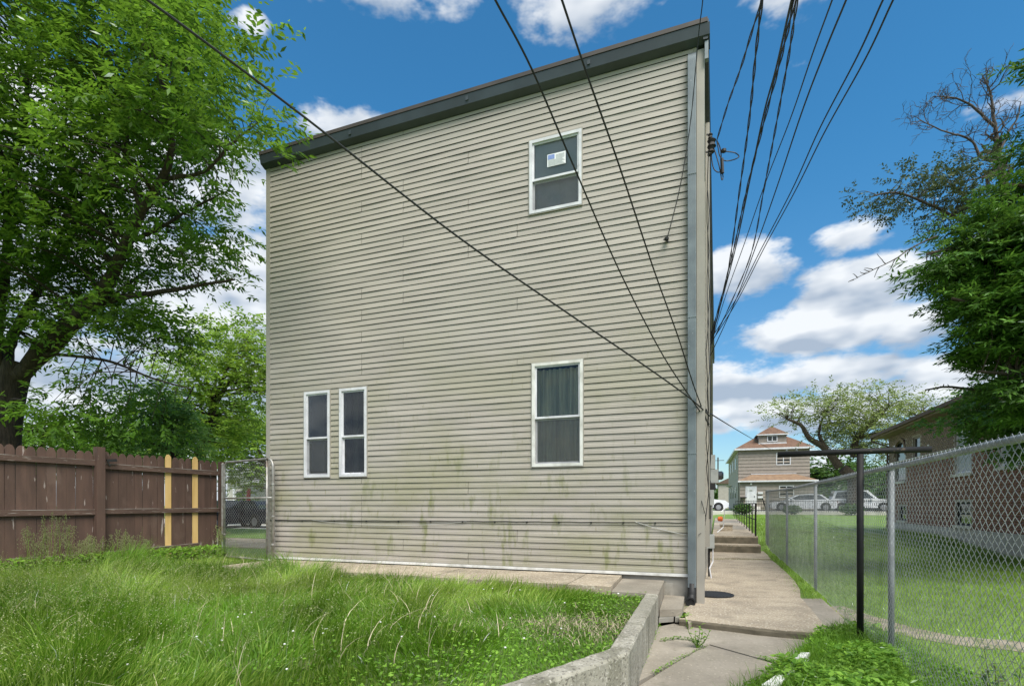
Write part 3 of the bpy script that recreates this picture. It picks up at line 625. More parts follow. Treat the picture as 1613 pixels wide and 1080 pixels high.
# ------------------------------------------------------------------ slabs, steps, retaining wall
walk = thing('walkway', (0.6, 8, 0), kind='structure')
def slab(poly_px, z, m='concrete', th=.12, name='slab', par=walk, jit=0):
    pl = []
    for p in poly_px:
        w = PZ(p[0], p[1], z); pl.append((w.x, w.y, z))
    return MB().prism(pl, z-th, z).build(name, M[m], par)
# lower slabs (level -.05)
slab([(1002, 1074), (1038, 986), (1068, 980), (1150, 990), (1300, 1004), (1265, 1030), (1225, 1044), (1118, 1014), (1098, 1022), (1060, 1044)], -.085, 'concrete2')
slab([(1117, 1015.5), (1224, 1045.5), (1215, 1060), (1140, 1120), (930, 1140), (998, 1085), (1060, 1046), (1098, 1024)], -.09, 'concrete2')
slab([(1140, 1122), (1040, 1300), (700, 1300), (928, 1142)], -.09, 'concrete2')
# upper slabs (level 0)
slab([(1070, 974), (1150, 983), (1232, 992), (1308, 997), (1283, 965), (1262, 941), (1180, 941), (1108, 940), (1090, 950), (1080, 958)], 0)
slab([(1108, 939.6), (1180, 940.6), (1261, 940.6), (1260, 927), (1252, 915), (1243, 905), (1223, 887), (1216, 882), (1150, 880.5), (1113, 881), (1108, 905)], .0)
slab([(1113, 878.6), (1150, 878.2), (1214, 879.6), (1209, 873), (1203, 867.5), (1112, 867.5)], .0)
st_ = MB()
a0 = PZ(1126, 866, 0); b0 = PZ(1203, 866.5, 0)
def stepbox(y, z, x0, x1, d, name='step'):
    return MB().box(x0, x1, y, y+d, z-.45, z).build(name, M['concrete'], walk)
ys = a0.y
stepbox(17.9, .23, -.15, 1.23, .72); 
stepbox(18.6, .46, -.15, 1.20, 5.0, 'slab')
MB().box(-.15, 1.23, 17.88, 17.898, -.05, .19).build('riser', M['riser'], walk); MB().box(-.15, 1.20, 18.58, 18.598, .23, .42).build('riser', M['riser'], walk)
rr = random.Random(3)
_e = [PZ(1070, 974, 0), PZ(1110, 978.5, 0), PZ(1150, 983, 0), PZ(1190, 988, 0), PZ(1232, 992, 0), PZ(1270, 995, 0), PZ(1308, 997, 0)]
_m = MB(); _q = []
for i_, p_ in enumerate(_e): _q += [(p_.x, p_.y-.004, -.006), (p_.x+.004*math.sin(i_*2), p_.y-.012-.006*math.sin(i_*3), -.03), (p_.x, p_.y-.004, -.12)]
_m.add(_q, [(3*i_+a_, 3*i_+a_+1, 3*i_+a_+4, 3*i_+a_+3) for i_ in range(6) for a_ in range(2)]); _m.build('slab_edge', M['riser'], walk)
for i in range(7):
    y0 = 23.62+i*4.0
    MB().box(-.15, 1.25+.05*rr.random(), y0, y0+3.985, 0.1, .465+.012*i+.01*rr.random()).build('slab', M['concrete'] if i % 2 else M['concrete2'], walk)
# old side slab at right of the walk
slab([(1260, 942), (1294, 942), (1330, 975), (1352, 996), (1330, 1003), (1308, 995)], -.012, 'concrete2', name='slab')
# manhole style drain cover
dc = thing('drain_cover', tuple(PZ(1124, 937, .0)), 'round black drain cover on the walk beside the downspout', 'drain cover')
pc = PZ(1124, 936.5, .0)
mb = MB(); mb.lathe((pc.x, pc.y, .004), [(.30, 0), (.31, .004), (.31, .014), (.29, .02), (.285, .014), (.01, .014)], 36); mb.build('cover_plate', M['black'], dc)
mb = MB()
for i in range(-5, 6):
    h = math.sqrt(max(0, .27**2-(i*.05)**2)); mb.box(pc.x+i*.05-.008, pc.x+i*.05+.008, pc.y-h, pc.y+h, .0185, .024)
mb.build('cover_ribs', M['black'], dc)
# retaining wall
rw = thing('retaining_wall', tuple(ro[1].xy)+(-.05,), 'low concrete retaining wall bending along the lawn edge beside the walk', 'wall')
def rwseg(i0, i1, nm):
    n = 14; vs = []; r2 = random.Random(i0)
    for i in range(n+1):
        t = i/n; o_ = ro[i0].lerp(ro[i1], t); n_ = ri[i0].lerp(ri[i1], t)
        d = .006*math.sin(i*1.9+i0) ; ou = Vector((d, d, 0))
        c = [(o_.x, o_.y, -.3), (o_.x+d, o_.y+d, 0.1), (o_.x-d*.6, o_.y, TZ-.02+.004*math.sin(i*2.7)), (o_.x-.014, o_.y+.006, TZ+.003*math.sin(i*3.1)), (n_.x+.014, n_.y, TZ+.003*math.cos(i*2.3)), (n_.x+d, n_.y, TZ-.018), (n_.x, n_.y, -.3)]
        if i in (0, n): c = [(o_.x, o_.y, -.3), (o_.x, o_.y, 0.1), (o_.x, o_.y, TZ-.02), (o_.x-.010, o_.y+.006, TZ), (n_.x+.014, n_.y, TZ), (n_.x, n_.y, TZ-.018), (n_.x, n_.y, -.3)]
        vs += c
    m = 7; fs = [(i*m+j, i*m+j+1, (i+1)*m+j+1, (i+1)*m+j) for i in range(n) for j in range(m-1)] + [tuple(range(m)), tuple(n*m+j for j in range(m-1, -1, -1))]
    return MB().add(vs, fs).build(nm, M['curb'], rw)
rwseg(0, 1, 'wall_section'); rwseg(1, 2, 'wall_section'); rwseg(2, 3, 'wall_section')
# strip of slabs along the facade and the steps down
fwalk = thing('foundation_walk', (-4, 8, 0), kind='structure')
xs = [XL+.1, -6.9, -5.5, -4.1, -2.75]; e1 = PZ(977.6, 906.7, .36)
xs += [e1.x - .55, e1.x]
for i, (x0, x1) in enumerate(zip(xs, xs[1:])):
    yf = 7.55 - .12*i/5 
    q = PZ(962, 923.4, .36)
    if i == len(xs)-2: MB().prism([(x0+.01, q.y), (q.x, q.y), (x1, FY+.02), (x0+.01, FY+.02)], .1, .36).build('slab', M['concrete'], fwalk)
    else: MB().box(x0+.008, x1-.004, q.y+.03*math.sin(i), FY+.02, .1, .362-.004*(i % 2)).build('slab', M['concrete'], fwalk)
s2a = PZ(1045.7, 914.5, .31); s2b = PZ(1037, 934.6, .315)
MB().prism([(e1.x+.01, FY+.02), (q.x+.02, q.y), (q.x+.03, s2b.y), (s2b.x, s2b.y), (s2a.x, FY+.02)], .02, .31).build('slab', M['concrete2'], fwalk)
s3 = [PZ(1047, 936, .09), PZ(1078, 939, .09), PZ(1074.5, 959, .09), PZ(1039, 960, .09)]
MB().prism([(s3[0].x, FY+.01), (s3[1].x, FY+.01), (s3[2].x, s3[2].y), (s3[3].x+.0, s3[3].y)], .0, .092).build('step', M['concrete2'], fwalk)
MB().prism([(s3[3].x-.0, s3[3].y-.09), (s3[2].x-.1, s3[2].y-.1), (s3[2].x-.12, s3[2].y+.3), (s3[3].x, s3[3].y+.3)], -.06, -.005).build('broken_slab', M['foundation'], fwalk)
MB().prism([(s3[2].x-.08, s3[2].y-.12), (s3[2].x+.04, s3[2].y-.10), (s3[2].x+.03, s3[2].y+.3), (s3[2].x-.06, s3[2].y+.3)], -.06, .0).build('broken_slab', M['foundation'], fwalk)
MB().prism([(s3[2].x+.05, s3[2].y-.02), (-.33, 7.0), (-.2, 7.75), (-.15, 8.5), (-.6, 8.5)], -.08, -.012).build('gravel_bed', M['dirt'], fwalk)
# white painted edging stones in the weeds
es = MB(); p = [PZ(1262, 1030, .03), PZ(1276, 1030, .03), PZ(1246, 1062, .03), PZ(1230, 1058, .03)]
es.prism([(v.x, v.y) for v in p], -.06, .05); es.build
o = es.build('edging_stone', M['whitedirty']); tag(o, 'farther white painted edging stone at the border of walk and weeds', 'stone', 'white edging stones')
es = MB(); p = [PZ(1236, 1056, .03), PZ(1252, 1058, .03), PZ(1222, 1082, .03), PZ(1200, 1080, .03)]
es.prism([(v.x, v.y) for v in p], -.06, .045); o = es.build('edging_stone', M['whitedirty']); tag(o, 'nearer white painted edging stone half covered by weeds', 'stone', 'white edging stones')

# ------------------------------------------------------------------ wooden fence
wf = thing('wood_fence', (-10.5, 8.7, LZ), 'brown painted dog-ear picket fence with two unpainted new pickets beside the gate', 'fence')
FA = Vector((-10.95, 3.3)); FB = Vector((-10.25, 8.80)); fd = (FB-FA); FLn = fd.length; fd = fd.normalized(); fang = math.atan2(fd.y, fd.x)
def ftop(s): return 2.44 - .02*(s/FLn)
PW = .138
def picket_mesh(seed, w=PW-.0045, mat_=M['brownwood'], extra=0):
    r2 = random.Random(seed); h = w/2; prof = [(-h, -.24), (h, -.24), (h, 2.09), (h*.86, 2.125), (h*.5, 2.165), (0, 2.18), (-h*.5, 2.165), (-h*.86, 2.125), (-h, 2.09)]
    n = len(prof); t = .016
    vs = [(x + .004*r2.uniform(-1, 1), 0, z+extra) for x, z in prof] + [(x, t, z+extra) for x, z in prof]
    return MB().add(vs, [tuple(range(n)), tuple(range(2*n-1, n-1, -1))] + [((i+1) % n, i, n+i, n+(i+1) % n) for i in range(n)]).mesh('picket', mat_)
pms = [picket_mesh(i) for i in range(5)]
newp = picket_mesh(9, .118, M['newwood'], .05)
def fpos(s, off=0, z=0):
    n = Vector((fd.y, -fd.x)); p = FA + fd*s + n*off; return Vector((p.x, p.y, z))
def s_of_px(px):
    dx, dy = ray(px)   # intersect ray with fence line
    # FA + fd*s = t*(dx,dy)
    det = fd.x*(-dy) - fd.y*(-dx); s = (-FA.x*(-dy) + FA.y*(-dx))/det
    return s
snew = [s_of_px(260), s_of_px(306.5)]
spost = s_of_px(154)
snew = [PW/2+round((q-PW/2)/PW)*PW for q in snew]
i = 0; s = PW/2; r4 = random.Random(5)
while s < FLn:
    near = [q for q in snew if abs(q-s) < PW*.5]
    if not near and abs(s-spost) > .09:
        zt = ftop(s) - 2.18 + r4.uniform(-.012, .012)
        link('picket', r4.choice(pms), wf, Vector(fpos(s, 0, zt)) - wf.location, (0, r4.uniform(-.004, .004), fang))
    s += PW; i += 1
for k_, q in enumerate(snew):
    o = link('picket', newp, wf, Vector(fpos(q, .004, ftop(q)-2.18+(.22 if k_ == 0 else 0)*0)) - wf.location, (0, 0, fang)); o['label'] = 'unpainted yellow pine picket'
def frail(s0, s1, z0, z1, hgt, nm='rail'):
    a = fpos(s0, .032, z0); b = fpos(s1, .032, z1)
    r_ = MB().bar(a, b, .04, hgt).build(nm, M['railwood'], wf)
    a = fpos(s0, .032, z0+hgt/2+.004); b = fpos(s1, .032, z1+hgt/2+.004)
    MB().bar(a, b, .042, .008).build('worn_top_edge', M['railtop'], r_)
frail(0, spost-.06, 2.21, 2.21, .09); frail(spost+.06, FLn, 2.16, 2.14, .09)
frail(0, spost-.06, 1.31, 1.32, .09); frail(spost+.06, FLn, 1.33, 1.34, .085)
frail(0, spost-.06, .56, .52, .09); frail(spost+.06, s_of_px(312), .54, .60, .09)
pb = fpos(spost, .05); MB().bar((pb.x, pb.y, 0), (pb.x, pb.y, 2.50), .135, .135, (fd.x, fd.y, 0)).build('post', M['brownwood'], wf)
pb = fpos(FLn+.06, .03); MB().bar((pb.x, pb.y, 0), (pb.x, pb.y, 2.40), .1, .1, (fd.x, fd.y, 0)).build('post', M['brownwood'], wf)
h_ = MB(); q = fpos(spost+.1, .1, 2.26); h_.bar(q, q+Vector((.02, .16, .02)), .03, .05); h_.tube([q, q+Vector((.02, .05, -.1))], .012, 6); h_.build('latch', M['black'], wf)

# ------------------------------------------------------------------ chain link gate
def chainmesh(a, b, z0f, z1f, p=.08, r=.0019, name='chain_link_mesh', parent=None, m=None, n=4):
    """woven zig-zag wires between plan points a and b"""
    a = np.array(a, float); b = np.array(b, float); Lh = np.linalg.norm(b-a); d = (b-a)/Lh; nn = np.array([d[1], -d[0]])
    p = p/2; q_ = p*.9; K = int(Lh/p); Vs = []; Fs = []; base = 0
    for k in range(K+1):
        s0 = k*p; z0 = z0f(s0); z1 = z1f(s0); J = int((z1-z0)/q_)
        j = np.arange(J+1); sg = np.where((j+k) % 2 == 0, 1, -1)
        s = s0 + sg*p*.52; s = np.clip(s, 0, Lh); z = z1 - j*q_ + .02
        off = np.where(j % 2 == 0, 1, -1)*r*1.1
        c = np.stack([a[0]+d[0]*s+nn[0]*off, a[1]+d[1]*s+nn[1]*off, z], -1)
        t = np.array([[nn[0], nn[1], 0], [0, 0, 1.]]) if False else None
        ring = []
        for q in range(n):
            an = 2*math.pi*q/n + math.pi/4
            ring.append(c + r*(math.cos(an)*np.array([nn[0], nn[1], 0]) + math.sin(an)*np.array([d[0], d[1], 0])*1.35))
        V = np.stack(ring, 1).reshape(-1, 3); Vs.append(V)
        ii = np.arange(J)[:, None]*n; q = np.arange(n)[None]
        F = np.stack([ii+q, ii+(q+1) % n, ii+n+(q+1) % n, ii+n+q], -1).reshape(-1, 4) + base
        Fs.append(F); base += len(V)
    return npmesh(name, np.concatenate(Vs), np.concatenate(Fs), m or M['steel'], parent, kind='stuff')
G0 = P(353.5, 800, 11.55); G1 = P(430, 800, 10.6)
gate = thing('chain_link_gate', (G0.x, G0.y, LZ), 'old round-cornered chain-link gate between the brown fence and the house', 'gate')
gt = CAMH + 70*11.55/FPX; gt2 = CAMH+70*10.6/FPX; gt = (gt+gt2)/2; gb = LZ+.08
u = (G1-G0); u.z = 0; gl_ = u.length; u.normalize()
def gp(s, z): p = G0 + u*s; return Vector((p.x, p.y, z))
cr = .16; fr = MB(); pts = [gp(0, gb), gp(0, gt-cr)]
for i in range(1, 7): a_ = math.pi/2*i/6; pts.append(gp(cr-cr*math.cos(a_), gt-cr+cr*math.sin(a_)))
for i in range(0, 7): a_ = math.pi/2*i/6; pts.append(gp(gl_-cr+cr*math.sin(a_), gt-cr+cr*math.cos(a_)))
pts.append(gp(gl_, gb)); fr.tube(pts, .024, 10); fr.tube([gp(0, gb+.03), gp(gl_, gb+.03)], .02, 8)
fr.build('gate_frame', M['oldsteel'], gate, smooth=True)
mb = MB(); zb = CAMH + 11*11.0/FPX; mb.tube([gp(0, zb), gp(gl_, zb)], .018, 8); mb.build('crossbar', M['oldsteel'], gate, smooth=True)
mb = MB(); mb.tube([gp(gl_-.2, gb), gp(gl_-.2, gt-.02)], .02, 8); mb.build('inner_upright', M['oldsteel'], gate, smooth=True)
for s_, zz in ((.0, gb+.5), (.0, gt-.5), (gl_, gb+.35), (gl_, gb+.9), (gl_, gt-.5)):
    q = gp(s_, zz); MB().lathe(tuple(q), [(.026, -.015), (.036, -.015), (.036, .015), (.026, .015)], 12).build('hinge_band', M['oldsteel'], gate)
chainmesh(gp(.02, 0).xy, gp(gl_-.02, 0).xy, lambda s: gb+.03, lambda s: gt-.05,   .085, .0022, 'chain_link_mesh', gate, M['oldsteel'])
gps = thing('gate_post', (G0.x-.08, G0.y, LZ), 'steel gate post against the end of the brown fence', 'post'); mb = MB(); mb.tube([(G0.x-.07, G0.y+.02, 0), (G0.x-.07, G0.y+.02, gt-.05)], .03, 10); mb.build('post_tube', M['oldsteel'], gps)
MB().lathe((G0.x-.07, G0.y+.02, gt-.05), [(.034, 0), (.034, .02), (.015, .045)], 10).build('post_cap', M['oldsteel'], gps)
gps = thing('gate_post', (G1.x+.07, G1.y+.0, LZ), 'steel gate post beside the left corner of the house', 'post'); mb = MB(); mb.tube([(G1.x-.07, G1.y+.08, 0), (G1.x-.07, G1.y+.08, gt-.12)], .028, 10); mb.build('post_tube', M['oldsteel'], gps)
MB().lathe((G1.x-.07, G1.y+.08, gt-.12), [(.032, 0), (.032, .02), (.015, .045)], 10).build('post_cap', M['oldsteel'], gps)

# ------------------------------------------------------------------ chain link fence on the right
CX_ = 1.55; cf = thing('chain_link_fence', (CX_, 10.6, 0), 'long galvanised chain-link fence along the right side of the walk', 'fence')
def ctop(y): return 1.81 + .10*float(smooth01((y-13)/8))
def cbot(y): return float(terr(CX_, y)) + .02
mb = MB(); ys_ = np.linspace(1.6, 20.2, 24); mb.tube([(CX_, y, ctop(y)+.004*math.sin(y*2)) for y in ys_], .024, 10); mb.build('top_rail', M['steel'], cf, smooth=True)
for y in (2.0, 6.25, 10.6, 14.7, 20.15):
    mb = MB(); r_ = .027 if y != 20.15 else .04; mb.tube([(CX_+.04, y, cbot(y)-.3), (CX_+.04, y, ctop(y)+.0)], r_, 12); po = mb.build('post', M['poststeel'], cf, smooth=True)
    MB().lathe((CX_+.04, y, ctop(y)), [(r_+.004, -.02), (r_+.004, .01), (r_*.6, .04), (.01, .05)], 12).build('post_cap', M['steel'], po)
chainmesh((CX_-.03, 1.8), (CX_-.03, 20.1), lambda s: cbot(1.8+s), lambda s: ctop(1.8+s)+.015, .078, .0019, 'chain_link_mesh', cf)
# clothesline T pole
cp = thing('clothesline_pole', (1.47, 7.28*.86, 0), 'black T-shaped steel clothesline pole in front of the chain-link fence', 'pole')
pp_ = P(1355, 990, 5.85)
mb = MB(); mb.tube([(pp_.x, pp_.y, -.1), (pp_.x, pp_.y, 2.0)], .034, 12); mb.build('post', M['blackpaint'], cp, smooth=True)
y_ = pp_.y; mb = MB(); mb.tube([(PY(1225, 718, y_).x, y_, 2.02), (pp_.x, y_, 2.03), (PY(1467, 712, y_).x, y_, 2.03)], .032, 12); cbz = mb.build('crossbar', M['blackpaint'], cp, smooth=True)
for q in (-.72, -.62, -.3, .3, .6): mb = MB(); mb.tube([(pp_.x+q, y_, 2.05), (pp_.x+q, y_-.01, 2.075), (pp_.x+q+.01, y_-.01, 2.075), (pp_.x+q+.01, y_, 2.05)], .004, 5); mb.build('hook', M['steel'], cbz)

# black iron railing on the upper walk
rl = thing('iron_railing', (1.2, 18.9, .46), 'thin black iron railing along the right edge of the upper walk', 'railing')
zr = 1.50
for i, y in enumerate([18.8, 20.6, 22.4, 24.4, 26.6, 29, 31.6, 34.4, 37.4, 40.6, 44]):
    MB().bar((1.14, y, .4), (1.14, y, zr+.002*(y-18.8)), .05 if i == 0 else .035, .05 if i == 0 else .035, (0, 1, 0)).build('post', M['blackpaint'], rl)
mb = MB(); mb.bar((1.14, 18.8, zr), (1.14, 44, zr+.04), .04, .03); mb.build('top_rail', M['blackpaint'], rl)
mb = MB(); mb.bar((1.14, 18.8, .98), (1.14, 44, 1.0), .03, .02); mb.build('lower_rail', M['blackpaint'], rl)
# wooden/brick pallet by the wall on the upper walk
pl_ = thing('paving_block', (.25, 22.5, .46), 'stacked tan concrete block beside the house wall on the upper walk', 'block')
MB().box(.1, .55, 22.3, 22.9, .47, .66).build('block_body', M['concrete'], pl_); MB().box(.08, .57, 22.28, 22.92, .662, .70).build('block_cap', M['concrete2'], pl_)

# ------------------------------------------------------------------ street beyond the lawn, cars
tag(MB().add([(-8, 50, .92), (60, 50, .92), (60, 58, .94), (-8, 58, .94)], [(0, 1, 2, 3)]).build('front_street', M['asphalt']), kind='structure')
tag(MB().box(-8, 60, 48.2, 49.8, .5, .96).build('sidewalk', M['pale_road']), kind='structure')
def make_car(name, loc, rz, label, paint, kind='sedan', Lc=4.6, W=1.78, H=1.45):
    t = thing(name, loc, label, 'car', rz=rz)
    if kind == 'suv': H = 1.75
    # side profile of lower body and greenhouse (x forward)
    h = Lc/2
    low = [(-h, .35), (-h-.02, .62), (-h+.06, .88), (-h+.7, .95), (h-1.2, .93), (h-.35, .80), (h-.02, .62), (h, .35), (h-.2, .22), (-h+.2, .22)]
    if kind == 'suv': low = [(-h, .4), (-h-.02, .7), (-h+.03, 1.02), (h-1.3, 1.04), (h-.3, .93), (h-.02, .7), (h, .4), (h-.2, .26), (-h+.2, .26)]
    gh = [(-h+.55, .95), (-h+1.15, H-.04), (-h+2.0, H), (h-2.1, H-.05), (h-1.15, .93)] if kind != 'suv' else [(-h+.1, 1.02), (-h+.35, H-.06), (-h+1.2, H), (h-1.9, H-.02), (h-1.2, 1.03)]
    def ext(prof, w0, w1, zlo, zhi):
        m = MB(); n = len(prof); rows = []
        for s_, ins in ((-1, 0.06), (-1, 0), (1, 0), (1, .06)):
            for x, z in prof:
                f_ = (z-zlo)/(zhi-zlo); w = (w0+(w1-w0)*f_)/2; rows.append((x*(1-.02*(ins > 0)), s_*(w-ins*.0) if not ins else s_*w, z))
        vs = rows[n:3*n]
        return m.add(vs, [tuple(range(n-1, -1, -1)), tuple(range(n, 2*n))] + [(i, (i+1) % n, n+(i+1) % n, n+i) for i in range(n)])
    b_ = ext(low, W, W-.08, .2, 1.0).build('body', paint, t, local=True)
    g_ = ext(gh, W-.12, W-.42, .95, H).build('cabin', paint, t, local=True)
    sh_ = [(x*.93, .95 + (z-.95)*.86+.02) for x, z in gh]
    for s_ in (-1, 1):
        m = MB(); zc = gh[0][1]; pts = []
        cx_ = sum(p[0] for p in gh)/len(gh)
        for x, z in gh:
            xx = cx_+(x-cx_)*.86; zz = zc+.04+(z-zc)*.80; f_ = (zz-.95)/(H-.95); w = ((W-.12)+((W-.42)-(W-.12))*f_)/2+.006; pts.append((xx, s_*w, zz))
        m.add(pts, [tuple(range(len(pts)))]); m.build('side_window', M['carglass'], t, local=True)
        w_ = (W-.12)/2
        MB().bar((cx_-.1, s_*(W/2-.07), gh[0][1]), (cx_-.1, s_*(W/2-.20), H-.08), .05, .02).build('pillar', paint, t, local=True)
    for i0, i1, nm in ((-1, -2, 'windscreen'), (0, 1, 'rear_window')):
        p0, p1 = gh[i0], gh[i1]; w0, w1 = (W-.22)/2, (W-.5)/2; sg = .012 if i0 == -1 else -.012
        MB().add([(p0[0]*.985+sg, -w0, p0[1]+.05), (p0[0]*.985+sg, w0, p0[1]+.05), (p1[0]+sg*2, w1, p1[1]-.05), (p1[0]+sg*2, -w1, p1[1]-.05)], [(0, 1, 2, 3)]).build(nm, M['carglass'], t, local=True)
    for x in (-h+.85, h-.85):
        for s_ in (-1, 1):
            wh = MB().lathe((x, s_*(W/2-.11), .33), [(.33, -.1), (.335, 0), (.33, .1), (.24, .12)] if s_ > 0 else [(.24, -.12), (.33, -.1), (.335, 0), (.33, .1)], 20, 'y').build('wheel', M['rubber'], t, local=True)
            MB().lathe((x, s_*(W/2+.005), .33), [(.22, -.02), (.22, .02), (.05, .03)] if s_ > 0 else [(.05, -.03), (.22, -.02), (.22, .02)], 16, 'y').build('rim', M['rim'], wh, local=True)
            MB().lathe((x, s_*(W/2-.02), .36), [(.40, -.03), (.40, .022)], 20, 'y').build('wheel_arch', M['black'], t, local=True)
    for s_ in (-1, 1):
        MB().box(h-.16, h+.0, s_*.62-.16, s_*.62+.16, .60, .74).build('headlight', M['lamp'], t, local=True)
        MB().box(-h-.03, -h+.1, s_*.64-.15, s_*.64+.15, .68, .86).build('taillight', M['red'], t, local=True)
        MB().box(h-1.75, h-1.6, s_*(W/2+.08)-.09, s_*(W/2+.08)+.09, .95, 1.07).build('mirror', paint, t, local=True)
    MB().box(h-.03, h+.02, -.45, .45, .42, .56).build('grille', M['black'], t, local=True)
    MB().box(-h+.9, h-.9, -W/2-.004, -W/2+.01, .24, .30).build('sill', M['black'], t, local=True)
    MB().box(-h-.05, -h, -.26, .26, .50, .62).build('number_plate', M['plate'], t, local=True)
    MB().box(h+.0, h+.035, -.26, .26, .34, .46).build('number_plate', M['plate'], t, local=True)
    return t
def zstreet(y): return .94
make_car('parked_car', tuple(PZ(1122, 806, .9).xy)+(.93,), 0, 'white compact car whose rear wheel shows past the end of the house wall', M['carwhite'], 'suv', 4.3)
bpy.data.objects['parked_car'].location = (P(1128, 800, 50).x-1.1, 51.6, .93)
make_car('parked_car', (P(1253, 800, 50).x, 52.0, .93), math.pi, 'long white sedan parked in the street in front of the far tan house', M['carwhite'], 'sedan', 5.0)
make_car('parked_car', (P(1345, 800, 47).x, 52.3, .93), 0, 'white car farther right in the street behind the chain-link mesh', M['carwhite'], 'suv', 4.6)
d_ = 30.0
pc_ = P(398, 800, d_); make_car('parked_car', (pc_.x, pc_.y, LZ), R(170), 'dark navy sedan seen through the chain-link gate', M['cardark'], 'sedan', 4.7)
pc_ = P(368, 800, 27); make_car('parked_car', (pc_.x-1.8, pc_.y+.5, LZ), R(-75), 'dark car nose-on at the left edge of the gate view', M['cardark'], 'sedan', 4.5)
# white box truck piece with a red sign behind the navy car
tk = thing('parked_van', (P(424, 800, 36).x+1.2, P(424, 800, 36).y, LZ), 'white box van with red stripe behind the navy sedan', 'van')
q0 = tk.location
MB().box(q0.x-2.2, q0.x+2.2, q0.y-1, q0.y+1, LZ+.5, LZ+2.5).build('cargo_box', M['carwhite'], tk)
MB().box(q0.x-2.1, q0.x-1.75, q0.y-1.02, q0.y-1.001, LZ+.9, LZ+2.3).build('red_stripe', M['red'], tk)
MB().box(q0.x+2.2, q0.x+3.5, q0.y-.95, q0.y+.95, LZ+.4, LZ+1.7).build('cab', M['carwhite'], tk)
for x in (-1.5, 2.5): MB().lathe((q0.x+x, q0.y-.95, LZ+.42), [(.42, -.1), (.42, .1), (.2, .12)], 18, 'y').build('wheel', M['rubber'], tk)

# ------------------------------------------------------------------ far tan house
HB = 1.0
fh = thing('far_house', (2.23, 66, HB), 'two-storey taupe house with reddish hip roof, roof dormer and white front door', 'house', rz=R(1.7))
def lb(*a): return MB().box(*a)
W_ = 7.15; DP = 21; EZ = 7.65-HB
PL = fh
def lap_wall(mb, x0, x1, z0, z1, y, step=.38):
    z = z0
    while z < z1-.01:
        zt = min(z+step, z1); mb.add([(x0, y-.045, z), (x1, y-.045, z), (x1, y, zt), (x0, y, zt), (x0, y, z), (x1, y, z)], [(0, 1, 2, 3), (4, 5, 1, 0)]); z = zt
mb = MB(); mb.box(0, W_, 0, DP, -1, EZ); lap_wall(mb, 0, W_, 3.2, EZ, -.01); mb.build('wall', M['taupe'], fh, local=True)
mb = MB(); z = 0
while z < EZ: mb.add([(-.035, 0, z), (-.035, DP, z), (-.005, DP, z+.2), (-.005, 0, z+.2), (-.005, 0, z), (-.005, DP, z)], [(0, 1, 2, 3), (4, 5, 1, 0)]); z += .2
mb.build('side_siding', M['taupe_light'], fh, local=True)
ov = .4; pk = 10.25-HB
rf = MB(); c_ = W_/2
rf.add([(-ov, -ov, EZ+.1), (W_+ov, -ov, EZ+.1), (W_+ov, DP+ov, EZ+.1), (-ov, DP+ov, EZ+.1), (c_, 3.9, pk), (c_, DP-3.9, pk)], [(0, 1, 4), (1, 2, 5, 4), (2, 3, 5), (3, 0, 4, 5), (3, 2, 1, 0)])
rfo = rf.build('roof', M['shingle_red'], fh, local=True)
mb = MB(); mb.box(-ov-.02, W_+ov+.02, -ov-.03, -ov, EZ-.08, EZ+.12); mb.box(-ov-.03, -ov, -ov, DP+ov, EZ-.08, EZ+.12); mb.box(-ov, W_+ov, -ov, 0, EZ-.02, EZ+.04); mb.box(-ov, 0, 0, DP, EZ-.02, EZ+.04); mb.build('eave_trim', M['white'], fh, local=True)
# dormer
dx0, dx1 = 2.15, 4.95; dz0, dz1 = EZ+.75, EZ+1.68
do = MB().box(dx0, dx1, .55, 3.2, dz0-.3, dz1).build('dormer', M['taupe'], fh, local=True)
mb = MB(); mb.add([(dx0-.25, .3, dz1), (dx1+.25, .3, dz1), (dx1+.25, 3.6, dz1), (dx0-.25, 3.6, dz1), ((dx0+dx1)/2, 1.5, dz1+1.05), ((dx0+dx1)/2, 3.6, dz1+1.05)], [(0, 1, 4), (1, 2, 5, 4), (2, 3, 5), (3, 0, 4, 5), (3, 2, 1, 0)]); mb.build('dormer_roof', M['shingle_red'], do, local=True)
mb = MB(); mb.box(dx0-.26, dx1+.26, .27, .3, dz1-.1, dz1+.02); mb.box(dx0-.02, dx1+.02, .5, .55, dz0-.12, dz0); mb.build('dormer_trim', M['white'], do, local=True)
def fwin(x0, x1, z0, z1, y, par):
    m = MB(); t = .09
    m.box(x0, x0+t, y-.06, y, z0, z1); m.box(x1-t, x1, y-.06, y, z0, z1); m.box(x0+t, x1-t, y-.06, y, z0, z0+t); m.box(x0+t, x1-t, y-.06, y, z1-t, z1); m.box((x0+x1)/2-.04, (x0+x1)/2+.04, y-.058, y, z0+t, z1-t)
    w = m.build('window', M['white'], par, local=True)
    MB().box(x0+t, (x0+x1)/2-.04, y-.03, y-.02, z0+t, z1-t).build('pane', M['darkglass'], w, local=True)
    MB().box((x0+x1)/2+.04, x1-t, y-.03, y-.02, z0+t, z1-t).build('pane', M['darkglass'], w, local=True)
    return w
w = fwin(3.0, 4.05, dz0+.12, dz1-.12, .55, fh)
fwin(3.85, 5.3, 4.85, 6.2, 0, fh)
